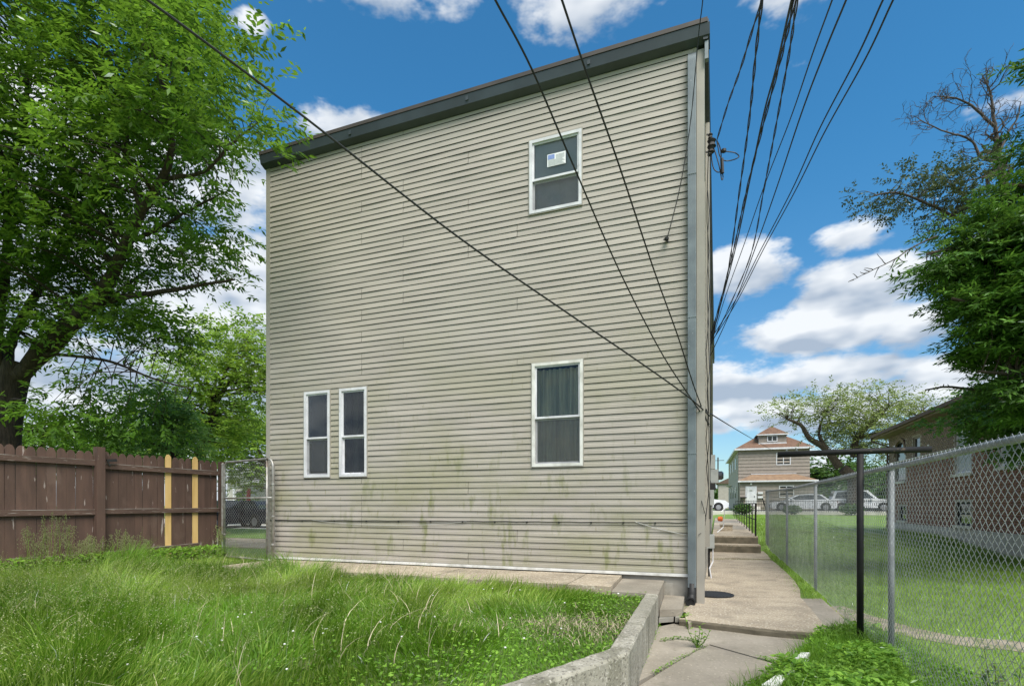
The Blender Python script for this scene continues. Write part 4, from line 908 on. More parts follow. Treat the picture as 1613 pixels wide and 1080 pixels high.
# ground floor front extension
px_ = 1.5
mb = MB(); mb.box(.05, W_+.25, -px_, 0, -1, 3.05); lap_wall(mb, .05, W_+.25, .2, 3.05, -px_-.01); fx = mb.build('front_extension', M['taupe'], fh, local=True)
mb = MB(); mb.add([(-.15, -px_-.35, 3.1), (W_+.5, -px_-.35, 3.1), (W_+.5, 0, 3.12), (-.15, 0, 3.12), (1.4, -.02, 3.85), (W_-1.4, -.02, 3.85)], [(0, 1, 5, 4), (1, 2, 5), (3, 0, 4), (2, 3, 4, 5), (3, 2, 1, 0)]); er = mb.build('extension_roof', M['shingle_tan'], fh, local=True)
mb = MB(); mb.box(-.17, W_+.52, -px_-.38, -px_-.352, 2.95, 3.12); mb.box(1.3, W_-1.3, -.06, -.022, 3.86, 3.93); mb.build('trim', M['white'], er, local=True)
dr = MB().box(.62, 1.75, -px_-.06, -px_-.012, .35, 2.5).build('door', M['white'], fh, local=True)
mb = MB(); mb.box(.74, 1.63, -px_-.085, -px_-.061, .4, 2.4); mb.build('door_leaf', M['white'], dr, local=True)
MB().box(1.02, 1.3, -px_-.1, -px_-.086, 1.95, 2.15).build('house_number', M['meter'], dr, local=True)
MB().box(1.5, 1.56, -px_-.13, -px_-.086, 1.3, 1.45).build('handle', M['black'], dr, local=True)
MB().lathe((1.18, -px_-.1, 2.75), [(.02, .12), (.12, .08), (.1, -.1), (.03, -.12)], 10).build('porch_lamp', M['white'], fh, local=True)
fwin(3.95, 5.4, 1.25, 2.55, -px_, fh)
for x0, z0 in ((1.85, 1.65), (1.85, 1.2)): MB().box(x0, x0+.5, -px_-.2, -px_-.012, z0, z0+.22).build('mailbox', M['white'], fh, local=True)
mb = MB(); mb.box(.1, .65, -px_-1.1, -px_-.012, 1.2, 1.32); mb.bar((.15, -px_-1.1, 1.2), (.4, -px_-1.1, -.3), .08, .08); mb.bar((2.2, -px_-1.1, 1.2), (2.6, -px_-1.5, -.3), .08, .08); mb.build('stair_rail', M['blackpaint'], fh, local=True)
for i in range(5): MB().box(.5, 2.1, -px_-.3*(i+1), -px_-.3*i, -.8, .3-.2*i).build('stair', M['pale_road'], fh, local=True)
dsh = MB(); dsh.lathe((-.9, 1.0, 2.55), [(.02, -.05), (.28, 0), (.38, .12), (.36, .13), (.02, -.02)], 16); dsh.tube([(-.9, 1.0, 2.5), (-.5, 1.0, 2.2), (0, 1.0, 2.2)], .03, 6); dsh.build('satellite_dish', M['meter'], fh, local=True)
for yy in (4, 9, 14):
    for zz in (1.3, 4.7): MB().box(-.06, -.036, yy, yy+1.0, zz, zz+1.3).build('side_window', M['darkglass'], fh, local=True)
# garage behind, at the left of the far house
gh_ = thing('far_garage', (P(1143, 790, 95).x, P(1143, 790, 95).y, 1), 'small tan building glimpsed between the house wall and the far house', 'building')
q = gh_.location
MB().box(q.x-1.2, q.x+4, q.y, q.y+6, .6, 5.2).build('wall', M['taupe_light'], gh_)
MB().add([(q.x-1.6, q.y-.3, 5.2), (q.x+4.4, q.y-.3, 5.2), (q.x+4.4, q.y+6.3, 5.2), (q.x-1.6, q.y+6.3, 5.2), (q.x+1.4, q.y-.3, 6.6), (q.x+1.4, q.y+6.3, 6.6)], [(0, 1, 4), (1, 2, 5, 4), (2, 3, 5), (3, 0, 4, 5), (3, 2, 1, 0)]).build('roof', M['shingle'], gh_)

# ------------------------------------------------------------------ brick house on the right
BX = 7.6; BY0, BY1 = 13.0, 30.3
bh = thing('brick_house', (BX, 22, 0), 'one-storey red brick house with low brown hip roof behind the chain-link fence', 'house')
MB().box(BX-.02, BX+9, BY0-.02, BY1+.02, -.5, .66).build('foundation', M['pale_found'], bh)
BW = [(18.45, 19.6, 2.55, 4.0), (21.4, 22.7, 2.5, 3.95), (26.1, 26.95, 3.2, 4.25), (27.9, 29.4, 2.5, 4.3), (21.4, 22.6, .78, 1.55), (27.8, 28.8, .78, 1.4), (15.0, 16.2, .78, 1.5), (15.0, 16.2, 2.55, 4.0)]
mb = MB()
def wall_holes_y(mb, y0, y1, z0, z1, x0, x1, holes):
    ys = sorted({y0, y1, *[h[0] for h in holes], *[h[1] for h in holes]})
    for a, b in zip(ys, ys[1:]):
        hs = sorted([h for h in holes if h[0]-.001 < (a+b)/2 < h[1]+.001], key=lambda h: h[2]); z = z0
        for h in hs: mb.box(x0, x1, a, b, z, h[2]); z = h[3]
        mb.box(x0, x1, a, b, z, z1)
wall_holes_y(mb, BY0, BY1, .66, 4.62, BX+.012, BX+.3, BW); mb.build('wall', M['mortar'], bh)
MB().box(BX+.9, BX+8.9, BY0+.1, BY1-.1, .6, 4.6).build('inner_wall', M['room'], bh)
MB().box(BX+.3, BX+9, BY1-.02, BY1, .66, 4.6).build('wall', M['brick2'], bh)
MB().box(BX+.3, BX+9, BY0, BY0+.02, .66, 4.6).build('wall', M['brick2'], bh)
def bricks(z0, z1, m):
    Vs = []; Fs = []; n = 0; row = 0; z = z0; r5 = np.random.default_rng(4)
    bf = np.array([(0, 1, 2, 3), (4, 5, 1, 0), (5, 6, 2, 1), (6, 7, 3, 2), (7, 4, 0, 3)])
    while z < z1-.05:
        y = BY0 + (row % 2)*.105
        while y < BY1-.1:
            y1 = y+.20; zz = z+.062
            if not any(h[0]-.01 < y1 and y < h[1]+.01 and h[2]-.02 < zz and z < h[3]+.02 for h in BW):
                o_ = r5.uniform(-.004, .003)
                Vs.append([(BX+o_, y, z), (BX+o_, y1, z), (BX+o_, y1, zz), (BX+o_, y, zz), (BX+.02, y, z), (BX+.02, y1, z), (BX+.02, y1, zz), (BX+.02, y, zz)]); Fs.append(bf+n); n += 8
            y += .212
        z += .075; row += 1
    return npmesh('brick', np.array(Vs).reshape(-1, 3), np.concatenate(Fs), m, bh, kind='stuff')
bricks(.67, 3.35, M['brick']); bricks(3.42, 4.6, M['brick2'])
MB().box(BX-.02, BX+.011, BY0, BY1, 3.352, 3.41).build('brick_band', M['stone'], bh)
for h in BW:
    low = h[2] < 1
    m = MB(); t = .07
    m.box(BX+.06, BX+.12, h[0], h[0]+t, h[2], h[3]); m.box(BX+.06, BX+.12, h[1]-t, h[1], h[2], h[3]); m.box(BX+.06, BX+.12, h[0]+t, h[1]-t, h[2], h[2]+t); m.box(BX+.06, BX+.12, h[0]+t, h[1]-t, h[3]-t, h[3]); m.box(BX+.055, BX+.12, h[0]+t, h[1]-t, (h[2]+h[3])/2-.03, (h[2]+h[3])/2+.03)
    w = m.build('window', M['blackpaint'] if low else (M['white'] if h[3] < 4.1 else M['taupe']), bh)
    pane = M['blind'] if (h[0] in (18.45, 21.4) and not low) else M['darkglass']
    MB().box(BX+.09, BX+.1, h[0]+t, h[1]-t, h[2]+t, (h[2]+h[3])/2-.03).build('pane', pane, w); MB().box(BX+.09, BX+.1, h[0]+t, h[1]-t, (h[2]+h[3])/2+.03, h[3]-t).build('pane', pane, w)
    MB().box(BX-.06, BX+.06, h[0]-.1, h[1]+.1, h[2]-.10, h[2]-.003).build('sill', M['stone'], w)
# arched brick surround over the far opening
ar = MB(); cy_, r0_ = 28.65, .75
for i in range(14):
    a0_ = math.pi*i/14+.02; a1_ = math.pi*(i+1)/14-.02
    vs = [(x, cy_+rr_*math.cos(a), 3.62+rr_*math.sin(a)*.9) for x in (BX-.03, BX+.05) for rr_, a in ((r0_, a0_), (r0_+.16, a0_), (r0_+.16, a1_), (r0_, a1_))]
    ar.add(vs, [(0, 1, 2, 3), (7, 6, 5, 4), (0, 4, 5, 1), (1, 5, 6, 2), (2, 6, 7, 3), (3, 7, 4, 0)])
ar.build('arch_bricks', M['brick2'], bh)
rz_ = MB(); eo = .55; ez = 4.68
rz_.add([(BX-eo, BY0-eo, ez+.12), (BX+9.5, BY0-eo, ez+.12), (BX+9.5, BY1+eo, ez+.12), (BX-eo, BY1+eo, ez+.12), (BX+4.5, BY0+5, ez+2.3), (BX+4.5, BY1-5, ez+2.3)], [(0, 1, 4), (1, 2, 5, 4), (2, 3, 5), (3, 0, 4, 5)])
rz_.build('roof', M['shingle'], bh)
MB().box(BX-eo+.02, BX+9.4, BY0-eo+.02, BY1+eo-.02, ez-.06, ez+.02).build('soffit', M['brick2'], bh)
mb = MB(); mb.box(BX-eo-.09, BX-eo, BY0-eo, BY1+eo, ez+.0, ez+.13); mb.tube([(BX-eo-.04, BY1+eo-.1, ez), (BX-eo-.04, BY1+eo-.1, ez-.15), (BX-.06, BY1-.05, ez-.45), (BX-.06, BY1-.05, .3)], .045, 8); mb.build('gutter', M['shingle'], bh)

# ------------------------------------------------------------------ dirt path behind the chain-link fence
dp = MB(); pts = [PZ(1300, 948, .0), PZ(1400, 975, .0), PZ(1500, 993, .0), PZ(1613, 1003, .0), PZ(1760, 1020, 0)]
vs = []
rp = random.Random(8)
pp2 = spline(pts, 8)
for i, p in enumerate(pp2):
    w = .22+.05*rp.random(); d = (pp2[min(i+1, len(pp2)-1)]-pp2[max(i-1, 0)]).normalized(); n_ = Vector((-d.y, d.x, 0))
    for s_ in (-1, 1):
        q = p+n_*w*s_; vs.append((q.x, q.y, float(near_z(q.x, q.y))+.006))
dp.add(vs, [(2*i, 2*i+1, 2*i+3, 2*i+2) for i in range(len(pp2)-1)]); tag(dp.build('dirt_path', M['dirt']), kind='structure')

# ------------------------------------------------------------------ vegetation generators
def leaf_quads(C, D, Nn, Ln, Wd, fold=.25):
    """rhombic leaves: base C, direction D, normal Nn"""
    D = norm(D); S = norm(np.cross(D, Nn)); U = np.cross(S, D)
    L_ = Ln[:, None]; W2 = Wd[:, None]/2
    a = C; b = C + D*L_*.45 + S*W2 + U*W2*fold; c = C + D*L_; d = C + D*L_*.45 - S*W2 + U*W2*fold
    V = np.stack([a, b, c, d], 1).reshape(-1, 3); n = len(C); i = np.arange(n)[:, None]*4
    F = np.concatenate([i + np.array([[0, 1, 2]]), i + np.array([[0, 2, 3]])]); return V, F
def sprays(centers, dirs, nleaf, twig, ln, wd, ang=1.0, droop=.4, fold=.3, rs=None, jit=.3):
    """leafy twigs: centres (n,3) dirs (n,3)"""
    r = rs or rng; n = len(centers); D = norm(dirs)
    up = np.tile(np.array([0, 0, 1.]), (n, 1)); S = norm(np.cross(D, up + r.normal(0, .25, (n, 3)))); U = np.cross(S, D)
    t = np.tile(np.linspace(.05, 1, nleaf), (n, 1)); side = np.where(np.arange(nleaf) % 2 == 0, 1., -1.)[None]
    tl = twig if np.ndim(twig) else np.full(n, twig)
    C = centers[:, None] + D[:, None]*(t*tl[:, None])[..., None]
    C[..., 2] -= droop*.25*(t**2)*tl[:, None]
    a = ang*(1 - .75*(np.arange(nleaf) == nleaf-1))[None, :, None]
    LD = D[:, None]*np.cos(a) + S[:, None]*side[..., None]*np.sin(a) + r.normal(0, jit, (n, nleaf, 3))
    LD[..., 2] -= droop*r.uniform(.2, 1, (n, nleaf))
    NN = U[:, None] + r.normal(0, .35, (n, nleaf, 3))
    m = n*nleaf
    return leaf_quads(C.reshape(m, 3), LD.reshape(m, 3), NN.reshape(m, 3), ln*r.uniform(.65, 1.2, m), wd*r.uniform(.7, 1.2, m), fold)
def ell_sample(r, ells, n):
    """sample n points in a list of ellipsoids ((cx,cy,cz),(rx,ry,rz))"""
    vol = np.array([e[1][0]*e[1][1]*e[1][2] for e in ells]); pr = vol**.75; pr /= pr.sum()
    idx = r.choice(len(ells), n, p=pr); v = norm(r.normal(0, 1, (n, 3))); rad = r.uniform(.05, 1, n)**.42
    c = np.array([e[0] for e in ells])[idx]; s = np.array([e[1] for e in ells])[idx]
    return c + v*rad[:, None]*s, v
def limb_pts(limbs):
    out = []
    for pts, rs_ in limbs:
        sp = spline([Vector(p) for p in pts], 6); 
        for i, p in enumerate(sp): out.append((*p, rs_[0] + (rs_[1]-rs_[0])*i/(len(sp)-1)))
    return np.array(out)
def add_limb(mb, pts, r0, r1, n=8, wob=.0):
    sp = spline([Vector(p) for p in pts], 6); m = len(sp)
    mb.tube([p + Vector((random.uniform(-wob, wob), random.uniform(-wob, wob), 0)) for p in sp], [r0+(r1-r0)*i/(m-1) for i in range(m)], n)
def tree(name, base, label, limbs, ells, nb, per, leafm, barkm, nleaf=9, twig=.45, ln=.1, wd=.04, bough=(.6, .35), seed=1, group=None, droop=.4, dirbias=None, trunk=None, blen=.02, ang=1.0, outw=.7, fold=.3, thin=1.0, cull=None):
    r = np.random.default_rng(seed); t = thing(name, base, label, 'tree', group)
    if trunk:
        mb = MB(); add_limb(mb, trunk[0], trunk[1], trunk[2], 14); mb.build('trunk', barkm, t, smooth=True)
    for pts, rs_ in limbs:
        mb = MB(); add_limb(mb, pts, rs_[0], rs_[1], 8, .012); mb.build('limb', barkm, t, smooth=True)
    LP = limb_pts(limbs + ([(trunk[0], (trunk[1], trunk[2]))] if trunk else []))
    B, v = ell_sample(r, ells, nb)
    if cull is not None:
        ok = np.array([not cull(b) for b in B]); B = B[ok]; v = v[ok]
    # boughs grow out of the nearest limb point that lies below/inside
    mb = MB(); C = []; Dd = []
    for b, vv in zip(B, v):
        dd = np.linalg.norm(LP[:, :3]-b, axis=1) + np.maximum(0, LP[:, 2]-b[2])*.7; j = int(np.argmin(dd)); a = LP[j]
        rr_ = min(a[3]*.5, .012+.012*dd[j])*thin; A = Vector(a[:3]); Bv = Vector(b); mid = A.lerp(Bv, .5) + Vector(r.normal(0, .10*dd[j]*.5+.02, 3)) + Vector((0, 0, .08*dd[j]))
        end = Bv
        sp = spline([A, mid, end], 4); m = len(sp); mb.tube(sp, [rr_+(.004-rr_)*i/(m-1) for i in range(m)], 4, cap=False)
        od = (Bv-A).normalized()
        k = per
        off = r.normal(0, 1, (k, 3))*np.array([bough[0], bough[0], bough[1]])*.55
        cc = b + off; C.append(cc)
        d = norm(off)*.8 + np.array(od)*outw + r.normal(0, .3, (k, 3)); d[:, 2] *= .45
        if dirbias is not None: d += np.array(dirbias)
        Dd.append(d)
    mb.build('branches', barkm, t, kind='stuff')
    C = np.concatenate(C); Dd = np.concatenate(Dd)
    if cull is not None:
        ok = np.array([not cull(b) for b in C]); C = C[ok]; Dd = Dd[ok]
    V, F = sprays(C, Dd, nleaf, r.uniform(.6, 1.2, len(C))*twig, ln, wd, ang=ang, droop=droop, rs=r, fold=fold)
    npmesh('crown', V, F, leafm, t, kind='stuff')
    return t
def V3(px, py, d): return tuple(P(px, py, d))
def E(px, py, d, rx, rz, ry=None): return (V3(px, py, d), (rx, ry or rx, rz))
# --- big tree on the left
TD = 12.5
trunkL = [V3(-8, 905, TD), V3(2, 780, TD), V3(6, 690, TD), V3(16, 620, TD), V3(30, 570, TD)]
limbsL = [([V3(20, 600, TD), V3(47, 575, 12.3), V3(72, 540, 12.1), V3(135, 484, 11.7), V3(164, 455, 11.5), V3(201, 380, 11), V3(222, 333, 10.7), V3(241, 307, 10.5), V3(267, 252, 10.2), V3(270, 200, 10), V3(259, 148, 9.8)], (.19, .035)),
          ([V3(40, 585, TD), V3(90, 545, 12.2), V3(130, 500, 12), V3(167, 474, 11.8), V3(239, 462, 11.4), V3(300, 452, 11.2), V3(370, 440, 10.9)], (.13, .02)),
          ([V3(16, 610, TD), V3(12, 560, 12.7), V3(25, 520, 12.8), V3(53, 470, 12.9), V3(75, 437, 13), V3(120, 360, 13.1), V3(165, 280, 13.1), V3(185, 200, 13)], (.14, .03)),
          ([V3(10, 610, TD), V3(-6, 540, 12.3), V3(2, 470, 12.1), V3(10, 410, 12), V3(16, 300, 11.8), V3(40, 180, 11.6), V3(45, 60, 11.4)], (.15, .03)),
          ([V3(241, 307, 10.5), V3(262, 283, 10.4), V3(322, 270, 10.1), V3(370, 222, 9.9), V3(410, 190, 9.8)], (.05, .012)),
          ([V3(60, 558, 12.2), V3(101, 559, 12), V3(173, 569, 11.5), V3(236, 594, 11.2), V3(300, 612, 11)], (.045, .012)),
          ([V3(201, 380, 11), V3(240, 365, 11.2), V3(300, 330, 11.3), V3(360, 300, 11.2)], (.05, .012)),
          ([V3(120, 360, 13.1), V3(95, 260, 12.6), V3(110, 150, 12), V3(130, 40, 11.6)], (.05, .015)),
          ([V3(222, 333, 10.7), V3(200, 230, 10.6), V3(215, 120, 10.4), V3(235, 30, 10.3)], (.05, .015)),
          ([V3(-20, 560, 12.2), V3(-80, 480, 11.8), V3(-140, 380, 11)], (.12, .03))]
ellsL = [E(150, 130, 11, 2.6, 2.2), E(300, 130, 9.9, 1.35, 1.5), E(215, 20, 10.5, 1.75, 1.6), E(60, 40, 11, 2.4, 2.0), E(370, 200, 9.6, 1.15, 1.25), E(415, 140, 9.3, .70, .70), E(440, 215, 9.1, .55, .4), E(430, 250, 9.2, .45, .2), E(400, 470, 10.8, .45, .8), E(395, 420, 10.5, .7, .4), E(250, 270, 10.6, 2.0, 1.3), E(90, 330, 11.6, 2.4, 1.6), E(-60, 250, 11, 2.5, 2.8),
         E(380, 300, 10, .75, .7), E(350, 380, 10.9, 1.1, .55), E(230, 400, 11.8, 1.7, .7), E(120, 460, 12.2, 1.5, .6), E(200, 510, 11.2, 1.4, .42), E(270, 535, 11.0, .7, .3), E(60, 430, 12.5, 1.5, .9), E(150, 605, 11.4, 1.0, .3), E(100, 640, 11.6, .9, .2), E(170, 668, 11.6, 1.9, .28), E(20, 500, 11.2, 1.0, .6), E(-60, 480, 11.4, 1.2, 1.0)]
def cullL(b):
    # keep out of the house volume (with its roof edge)
    return b[0] > XL-.9 and b[1] > FY-1.15 and b[2] < 8.7 or b[0] > XL+(2.0 if b[2] > 6.3 else .5) or (b[0] > XL-.1 and b[1] > 7.2)
tree('ash_tree', (trunkL[0][0], trunkL[0][1], 0), 'huge spreading green tree behind the brown fence, its crown reaching over the house roof corner', limbsL, ellsL, 620, 14, M['leafA'], M['bark'], nleaf=11, twig=.42, ln=.150, wd=.056, bough=(.55, .30), seed=3, trunk=(trunkL, .36, .27), droop=.45, cull=cullL, dirbias=(.3, 0, -.1))
# --- trees behind the gate and fence
def simple_tree(name, px, py0, py1, d, w, label, nb, per, leafm, seed, tpx=None, group=None, ln=.12, wd=.06, nleaf=8, twig=.4, zb=LZ, spread=1.0, layers=None, **kw):
    base = P(px, 800, d); base.z = zb; top = CAMH - (py0-HY)*d/FPX; bot = CAMH - (py1-HY)*d/FPX; h = top-bot
    c = (base.x, base.y, bot + h*.5)
    if tpx: base = P(tpx, 800, d); base.z = zb
    tr = [(base.x, base.y, zb-.2), (base.x+.1, base.y, zb+(bot-zb)*.6+.4), ((base.x+c[0])/2, (base.y+c[1])/2, bot+h*.35)]
    lim = []
    r6 = random.Random(seed)
    for i in range(6):
        a = i*1.05+r6.random(); q = w*.6
        lim.append(([tr[2], (tr[2][0]+q*.4*math.cos(a), tr[2][1]+q*.4*math.sin(a), bot+h*.55), (tr[2][0]+q*math.cos(a), tr[2][1]+q*math.sin(a), bot+h*(.6+.3*r6.random()))], (.05*w/1.5, .012)))
    ells = []
    for i in range(7):
        a = i*.9+r6.random()*2; q = w*.5*(1 if i else 0); hz_ = r6.uniform(-.28, .28)*h
        ells.append(((c[0]+q*math.cos(a), c[1]+q*math.sin(a), c[2]+hz_), (w*.62, w*.62, h*.26)))
    return tree(name, (base.x, base.y, zb), label, lim, ells, nb, per, leafm, M['bark'], nleaf=nleaf, twig=twig, ln=ln, wd=wd, seed=seed, group=group, trunk=(tr, .09*w, .05*w), bough=(w*.28, w*.14), **kw)
simple_tree('maple_tree', 268, 575, 745, 16, 1.4, 'mid-sized dense green tree standing behind the fence left of the gate', 75, 10, M['leafE'], 21, ln=.15, wd=.08)
simple_tree('broadleaf_tree', 372, 480, 730, 21, 2.6, 'light green airy tree behind the gate beside the house edge', 190, 13, M['leafB'], 22, tpx=300, ln=.17, wd=.08)
simple_tree('broadleaf_tree', 335, 590, 740, 25, 3.0, 'darker rounded tree farther behind the gate', 70, 10, M['leafB'], 23, tpx=310, ln=.2, wd=.1)
simple_tree('broadleaf_tree', 408, 640, 790, 33, 3.0, 'yellowish green tree beyond the street seen through the gate', 110, 14, M['leafB'], 24, tpx=438, ln=.24, wd=.13)
simple_tree('broadleaf_tree', 215, 678, 760, 30, 3.2, 'low tree crown peeking over the brown fence under the ash tree', 110, 14, M['leafE'], 25, ln=.22, wd=.12)
simple_tree('broadleaf_tree', 60, 670, 760, 26, 4.0, 'low spreading foliage over the left end of the brown fence', 150, 14, M['leafA'], 26, ln=.2, wd=.1)
# white house glimpsed behind the trees
wh_ = thing('white_house', (P(395, 800, 52).x, P(395, 800, 52).y, LZ), 'pale house with gabled porch glimpsed through the gate', 'house'); q = wh_.location
MB().box(q.x-3, q.x+5.5, q.y, q.y+8, 0, 3.6).build('wall', M['stone'], wh_)
MB().add([(q.x-3.4, q.y-.4, 3.6), (q.x+5.9, q.y-.4, 3.6), (q.x+5.9, q.y+8.4, 3.6), (q.x-3.4, q.y+8.4, 3.6), (q.x+1.2, q.y-.4, 6.2), (q.x+1.2, q.y+8.4, 6.2)], [(0, 1, 4), (1, 2, 5, 4), (2, 3, 5), (3, 0, 4, 5)]).build('roof', M['meter'], wh_)
for x in (-1.8, 1.0, 3.4): MB().box(q.x+x, q.x+x+1.1, q.y-.04, q.y-.003, 1.2, 2.8).build('window', M['darkglass'], wh_)
MB().box(q.x-.3, q.x-.1, q.y-1.8, q.y-1.6, 0, 3.4).build('porch_column', M['white'], wh_); MB().box(q.x+2.6, q.x+2.8, q.y-1.8, q.y-1.6, 0, 3.4).build('porch_column', M['white'], wh_)
MB().box(q.x-.8, q.x+3.2, q.y-2, q.y-.41, 3.4, 3.6).build('porch_roof', M['meter'], wh_)

# --- right: dense dark feathery tree, and the bare crown rising out of it
TR = 9.6
baseR = P(1760, 800, TR)
trunkR = [(baseR.x, baseR.y, -.1), V3(1755, 650, TR), V3(1740, 480, TR), V3(1700, 300, TR), V3(1680, 150, TR)]
limbsR = [([V3(1745, 560, TR), V3(1660, 520, TR), V3(1580, 490, 9.3), V3(1500, 470, 9)], (.09, .02)),
          ([V3(1725, 430, TR), V3(1640, 400, TR), V3(1550, 385, 9.6), V3(1460, 400, 9.6)], (.09, .02)),
          ([V3(1700, 320, TR), V3(1650, 300, TR), V3(1580, 290, 9.6)], (.07, .02)),
          ([V3(1750, 620, TR), V3(1680, 600, TR), V3(1600, 590, 9.3), V3(1540, 585, 9.1)], (.07, .02))]
ellsR = [E(1625, 400, TR, 1.15, .75), E(1545, 395, 9.5, .55, .30), E(1585, 470, 9.4, .9, .5), E(1650, 520, 9.6, 1.1, .8), E(1495, 420, 9.5, .38, .10), E(1610, 550, 9.3, .6, .4), E(1665, 290, TR, .65, .5), E(1640, 620, 9.3, .7, .38), E(1605, 600, 9.2, .32, .22),
         E(1530, 350, 9.8, .5, .18), E(1740, 200, 9.6, .75, .9), E(1710, 420, 9.6, 1.2, 1.6), E(1560, 520, 9.2, .33, .16), E(1660, 105, 9.6, .28, .2), E(1600, 240, 9.8, .25, .12)]
tree('feathery_tree', (baseR.x, baseR.y, 0), 'dense dark green feathery tree leaning in from the right edge', limbsR, ellsR, 640, 15, M['leafC'], M['bark'], nleaf=15, twig=.30, ln=.14, wd=.034, bough=(.36, .07), seed=31, trunk=(trunkR, .2, .12), droop=.25, dirbias=(-.9, -.35, -.2), ang=.9, fold=.15)
# drooping mid-left bough with small dark leaves
tree('leafy_bough_tree', tuple(P(1640, 800, 14).xy)+(0.1,), 'small-leaved greyish green boughs reaching left above the dark feathery tree', [([V3(1640, 470, 14), V3(1575, 380, 13.5), V3(1500, 340, 13), V3(1420, 305, 12.6), V3(1370, 310, 12.4)], (.06, .012)), ([V3(1575, 380, 13.5), V3(1510, 300, 13.2), V3(1470, 275, 13)], (.035, .01))],
     [E(1400, 300, 12.6, .75, .28), E(1460, 290, 12.8, .7, .35), E(1425, 320, 12.6, .5, .3), E(1520, 275, 13, .6, .35), E(1505, 320, 13, .8, .5), E(1560, 330, 13.2, .8, .5)], 90, 9, M['leafG'], M['bark_grey'], nleaf=9, twig=.26, ln=.085, wd=.04, bough=(.28, .16), seed=33,
     trunk=([tuple(P(1640, 800, 14).xy)+(-.1,), V3(1645, 640, 14), V3(1640, 470, 14)], .12, .07), dirbias=(-.3, 0, -.1))
# maple sprays low right
tree('maple_tree', tuple(P(1690, 800, 12).xy)+(0.1,), 'bright broad-leaved branches hanging below the dark tree in front of the brick house', [([V3(1690, 600, 12), V3(1640, 640, 11.9), V3(1570, 662, 11.8), V3(1500, 668, 11.8)], (.05, .01)), ([V3(1690, 640, 12), V3(1640, 690, 11.9), V3(1590, 700, 11.8)], (.04, .01))],
     [E(1570, 655, 11.8, .75, .25), E(1620, 670, 11.8, .7, .4), E(1505, 662, 11.8, .38, .2), E(1540, 685, 11.8, .4, .18), E(1610, 710, 11.6, .35, .22), E(1560, 625, 11.8, .5, .3)], 80, 12, M['leafE'], M['bark'], nleaf=8, twig=.25, ln=.10, wd=.085, bough=(.28, .2), seed=35,
     trunk=([tuple(P(1690, 800, 12).xy)+(-.1,), V3(1692, 700, 12), V3(1690, 590, 12)], .12, .08), dirbias=(-.2, 0, -.3))
# bare dead crown
def bare(name, label, mains, seed, depth=3, dens=7, L0=.9):
    r7 = random.Random(seed); base = mains[0][0][0]
    t = thing(name, base, label, 'tree'); 
    tw = MB()
    def grow(p, d, ln_, r_, lev):
        pts = [p]; q = p.copy(); dd = d.copy(); n = 5
        for i in range(n):
            dd = (dd + Vector((r7.gauss(0, .22), r7.gauss(0, .22), r7.gauss(0, .22)+.04))).normalized(); q = q + dd*ln_/n; pts.append(q.copy())
            if lev > 0 and i >= 1 and r7.random() < .85:
                s_ = Vector((r7.gauss(0, 1), r7.gauss(0, 1), r7.gauss(0, 1))).normalized(); nd = (dd*.75 + s_*.8).normalized()
                grow(q.copy(), nd, ln_*r7.uniform(.4, .7), r_*.55, lev-1)
        r_ = max(r_, .006); tw.tube(pts, [r_ + (.45*r_-r_)*i/n for i in range(n+1)], 4 if lev < 2 else 5, cap=False)
    for i_, (pts, (r0, r1)) in enumerate(mains):
        m = MB(); add_limb(m, pts, r0, r1, 8, .01); m.build('trunk' if i_ == 0 else 'limb', M['bark_grey'], t, smooth=True)
        sp = spline([Vector(p) for p in pts], dens)
        st = int(len(sp)*.25) if i_ == 0 else 2
        for j in range(st, len(sp)):
            if r7.random() < .55:
                d0 = (sp[min(j+1, len(sp)-1)]-sp[j-1]).normalized(); s_ = Vector((r7.gauss(0, 1), r7.gauss(0, 1), r7.gauss(0, 1))).normalized()
                grow(sp[j], (d0*.7+s_*.8).normalized(), L0*r7.uniform(.5, 1.1)*(1-.4*j/len(sp)), max(.010, r1*1.2), depth-1)
    tw.build('twigs', M['bark_grey'], t, kind='stuff')
    return t
DD = 15.
bare('dead_tree', 'bare dead grey tree rising against the blue sky at the upper right',
     [([tuple(P(1625, 800, DD).xy)+(.1,), V3(1610, 560, DD), V3(1586, 320, DD), V3(1574, 262, DD), V3(1572, 225, DD)], (.16, .065)),
      ([V3(1572, 225, DD), V3(1566, 190, DD), V3(1561, 150, DD), V3(1548, 120, DD)], (.055, .015)),
      ([V3(1566, 200, DD), V3(1535, 170, DD), V3(1505, 155, DD), V3(1470, 152, DD)], (.04, .01)),
      ([V3(1570, 255, DD), V3(1545, 247, DD), V3(1528, 220, DD), V3(1490, 208, DD), V3(1450, 190, DD)], (.045, .01)),
      ([V3(1574, 240, DD), V3(1590, 205, DD), V3(1603, 185, DD), V3(1608, 160, DD)], (.035, .01)),
      ([V3(1575, 275, DD), V3(1545, 280, DD), V3(1500, 290, DD)], (.035, .01)),
      ([V3(1590, 330, DD), V3(1615, 290, DD), V3(1640, 240, DD)], (.05, .015))], 5, depth=3, L0=.8)
bare('bare_branch', 'thin leafless branch sticking out left from the dark feathery tree', [([V3(1475, 372, 9.4), V3(1440, 388, 9.4), V3(1410, 408, 9.35), V3(1375, 425, 9.3), V3(1345, 440, 9.3)], (.014, .004))], 8, depth=1, L0=.3)
bpy.data.objects['bare_branch']['category'] = 'branch'
bare('broken_limb', 'short broken dead limb poking out above the brick house roof', [([V3(1560, 615, 10), V3(1520, 612, 10), V3(1490, 609, 10), V3(1458, 614, 10)], (.035, .012))], 9, depth=1, L0=.12)
bpy.data.objects['broken_limb']['category'] = 'branch'
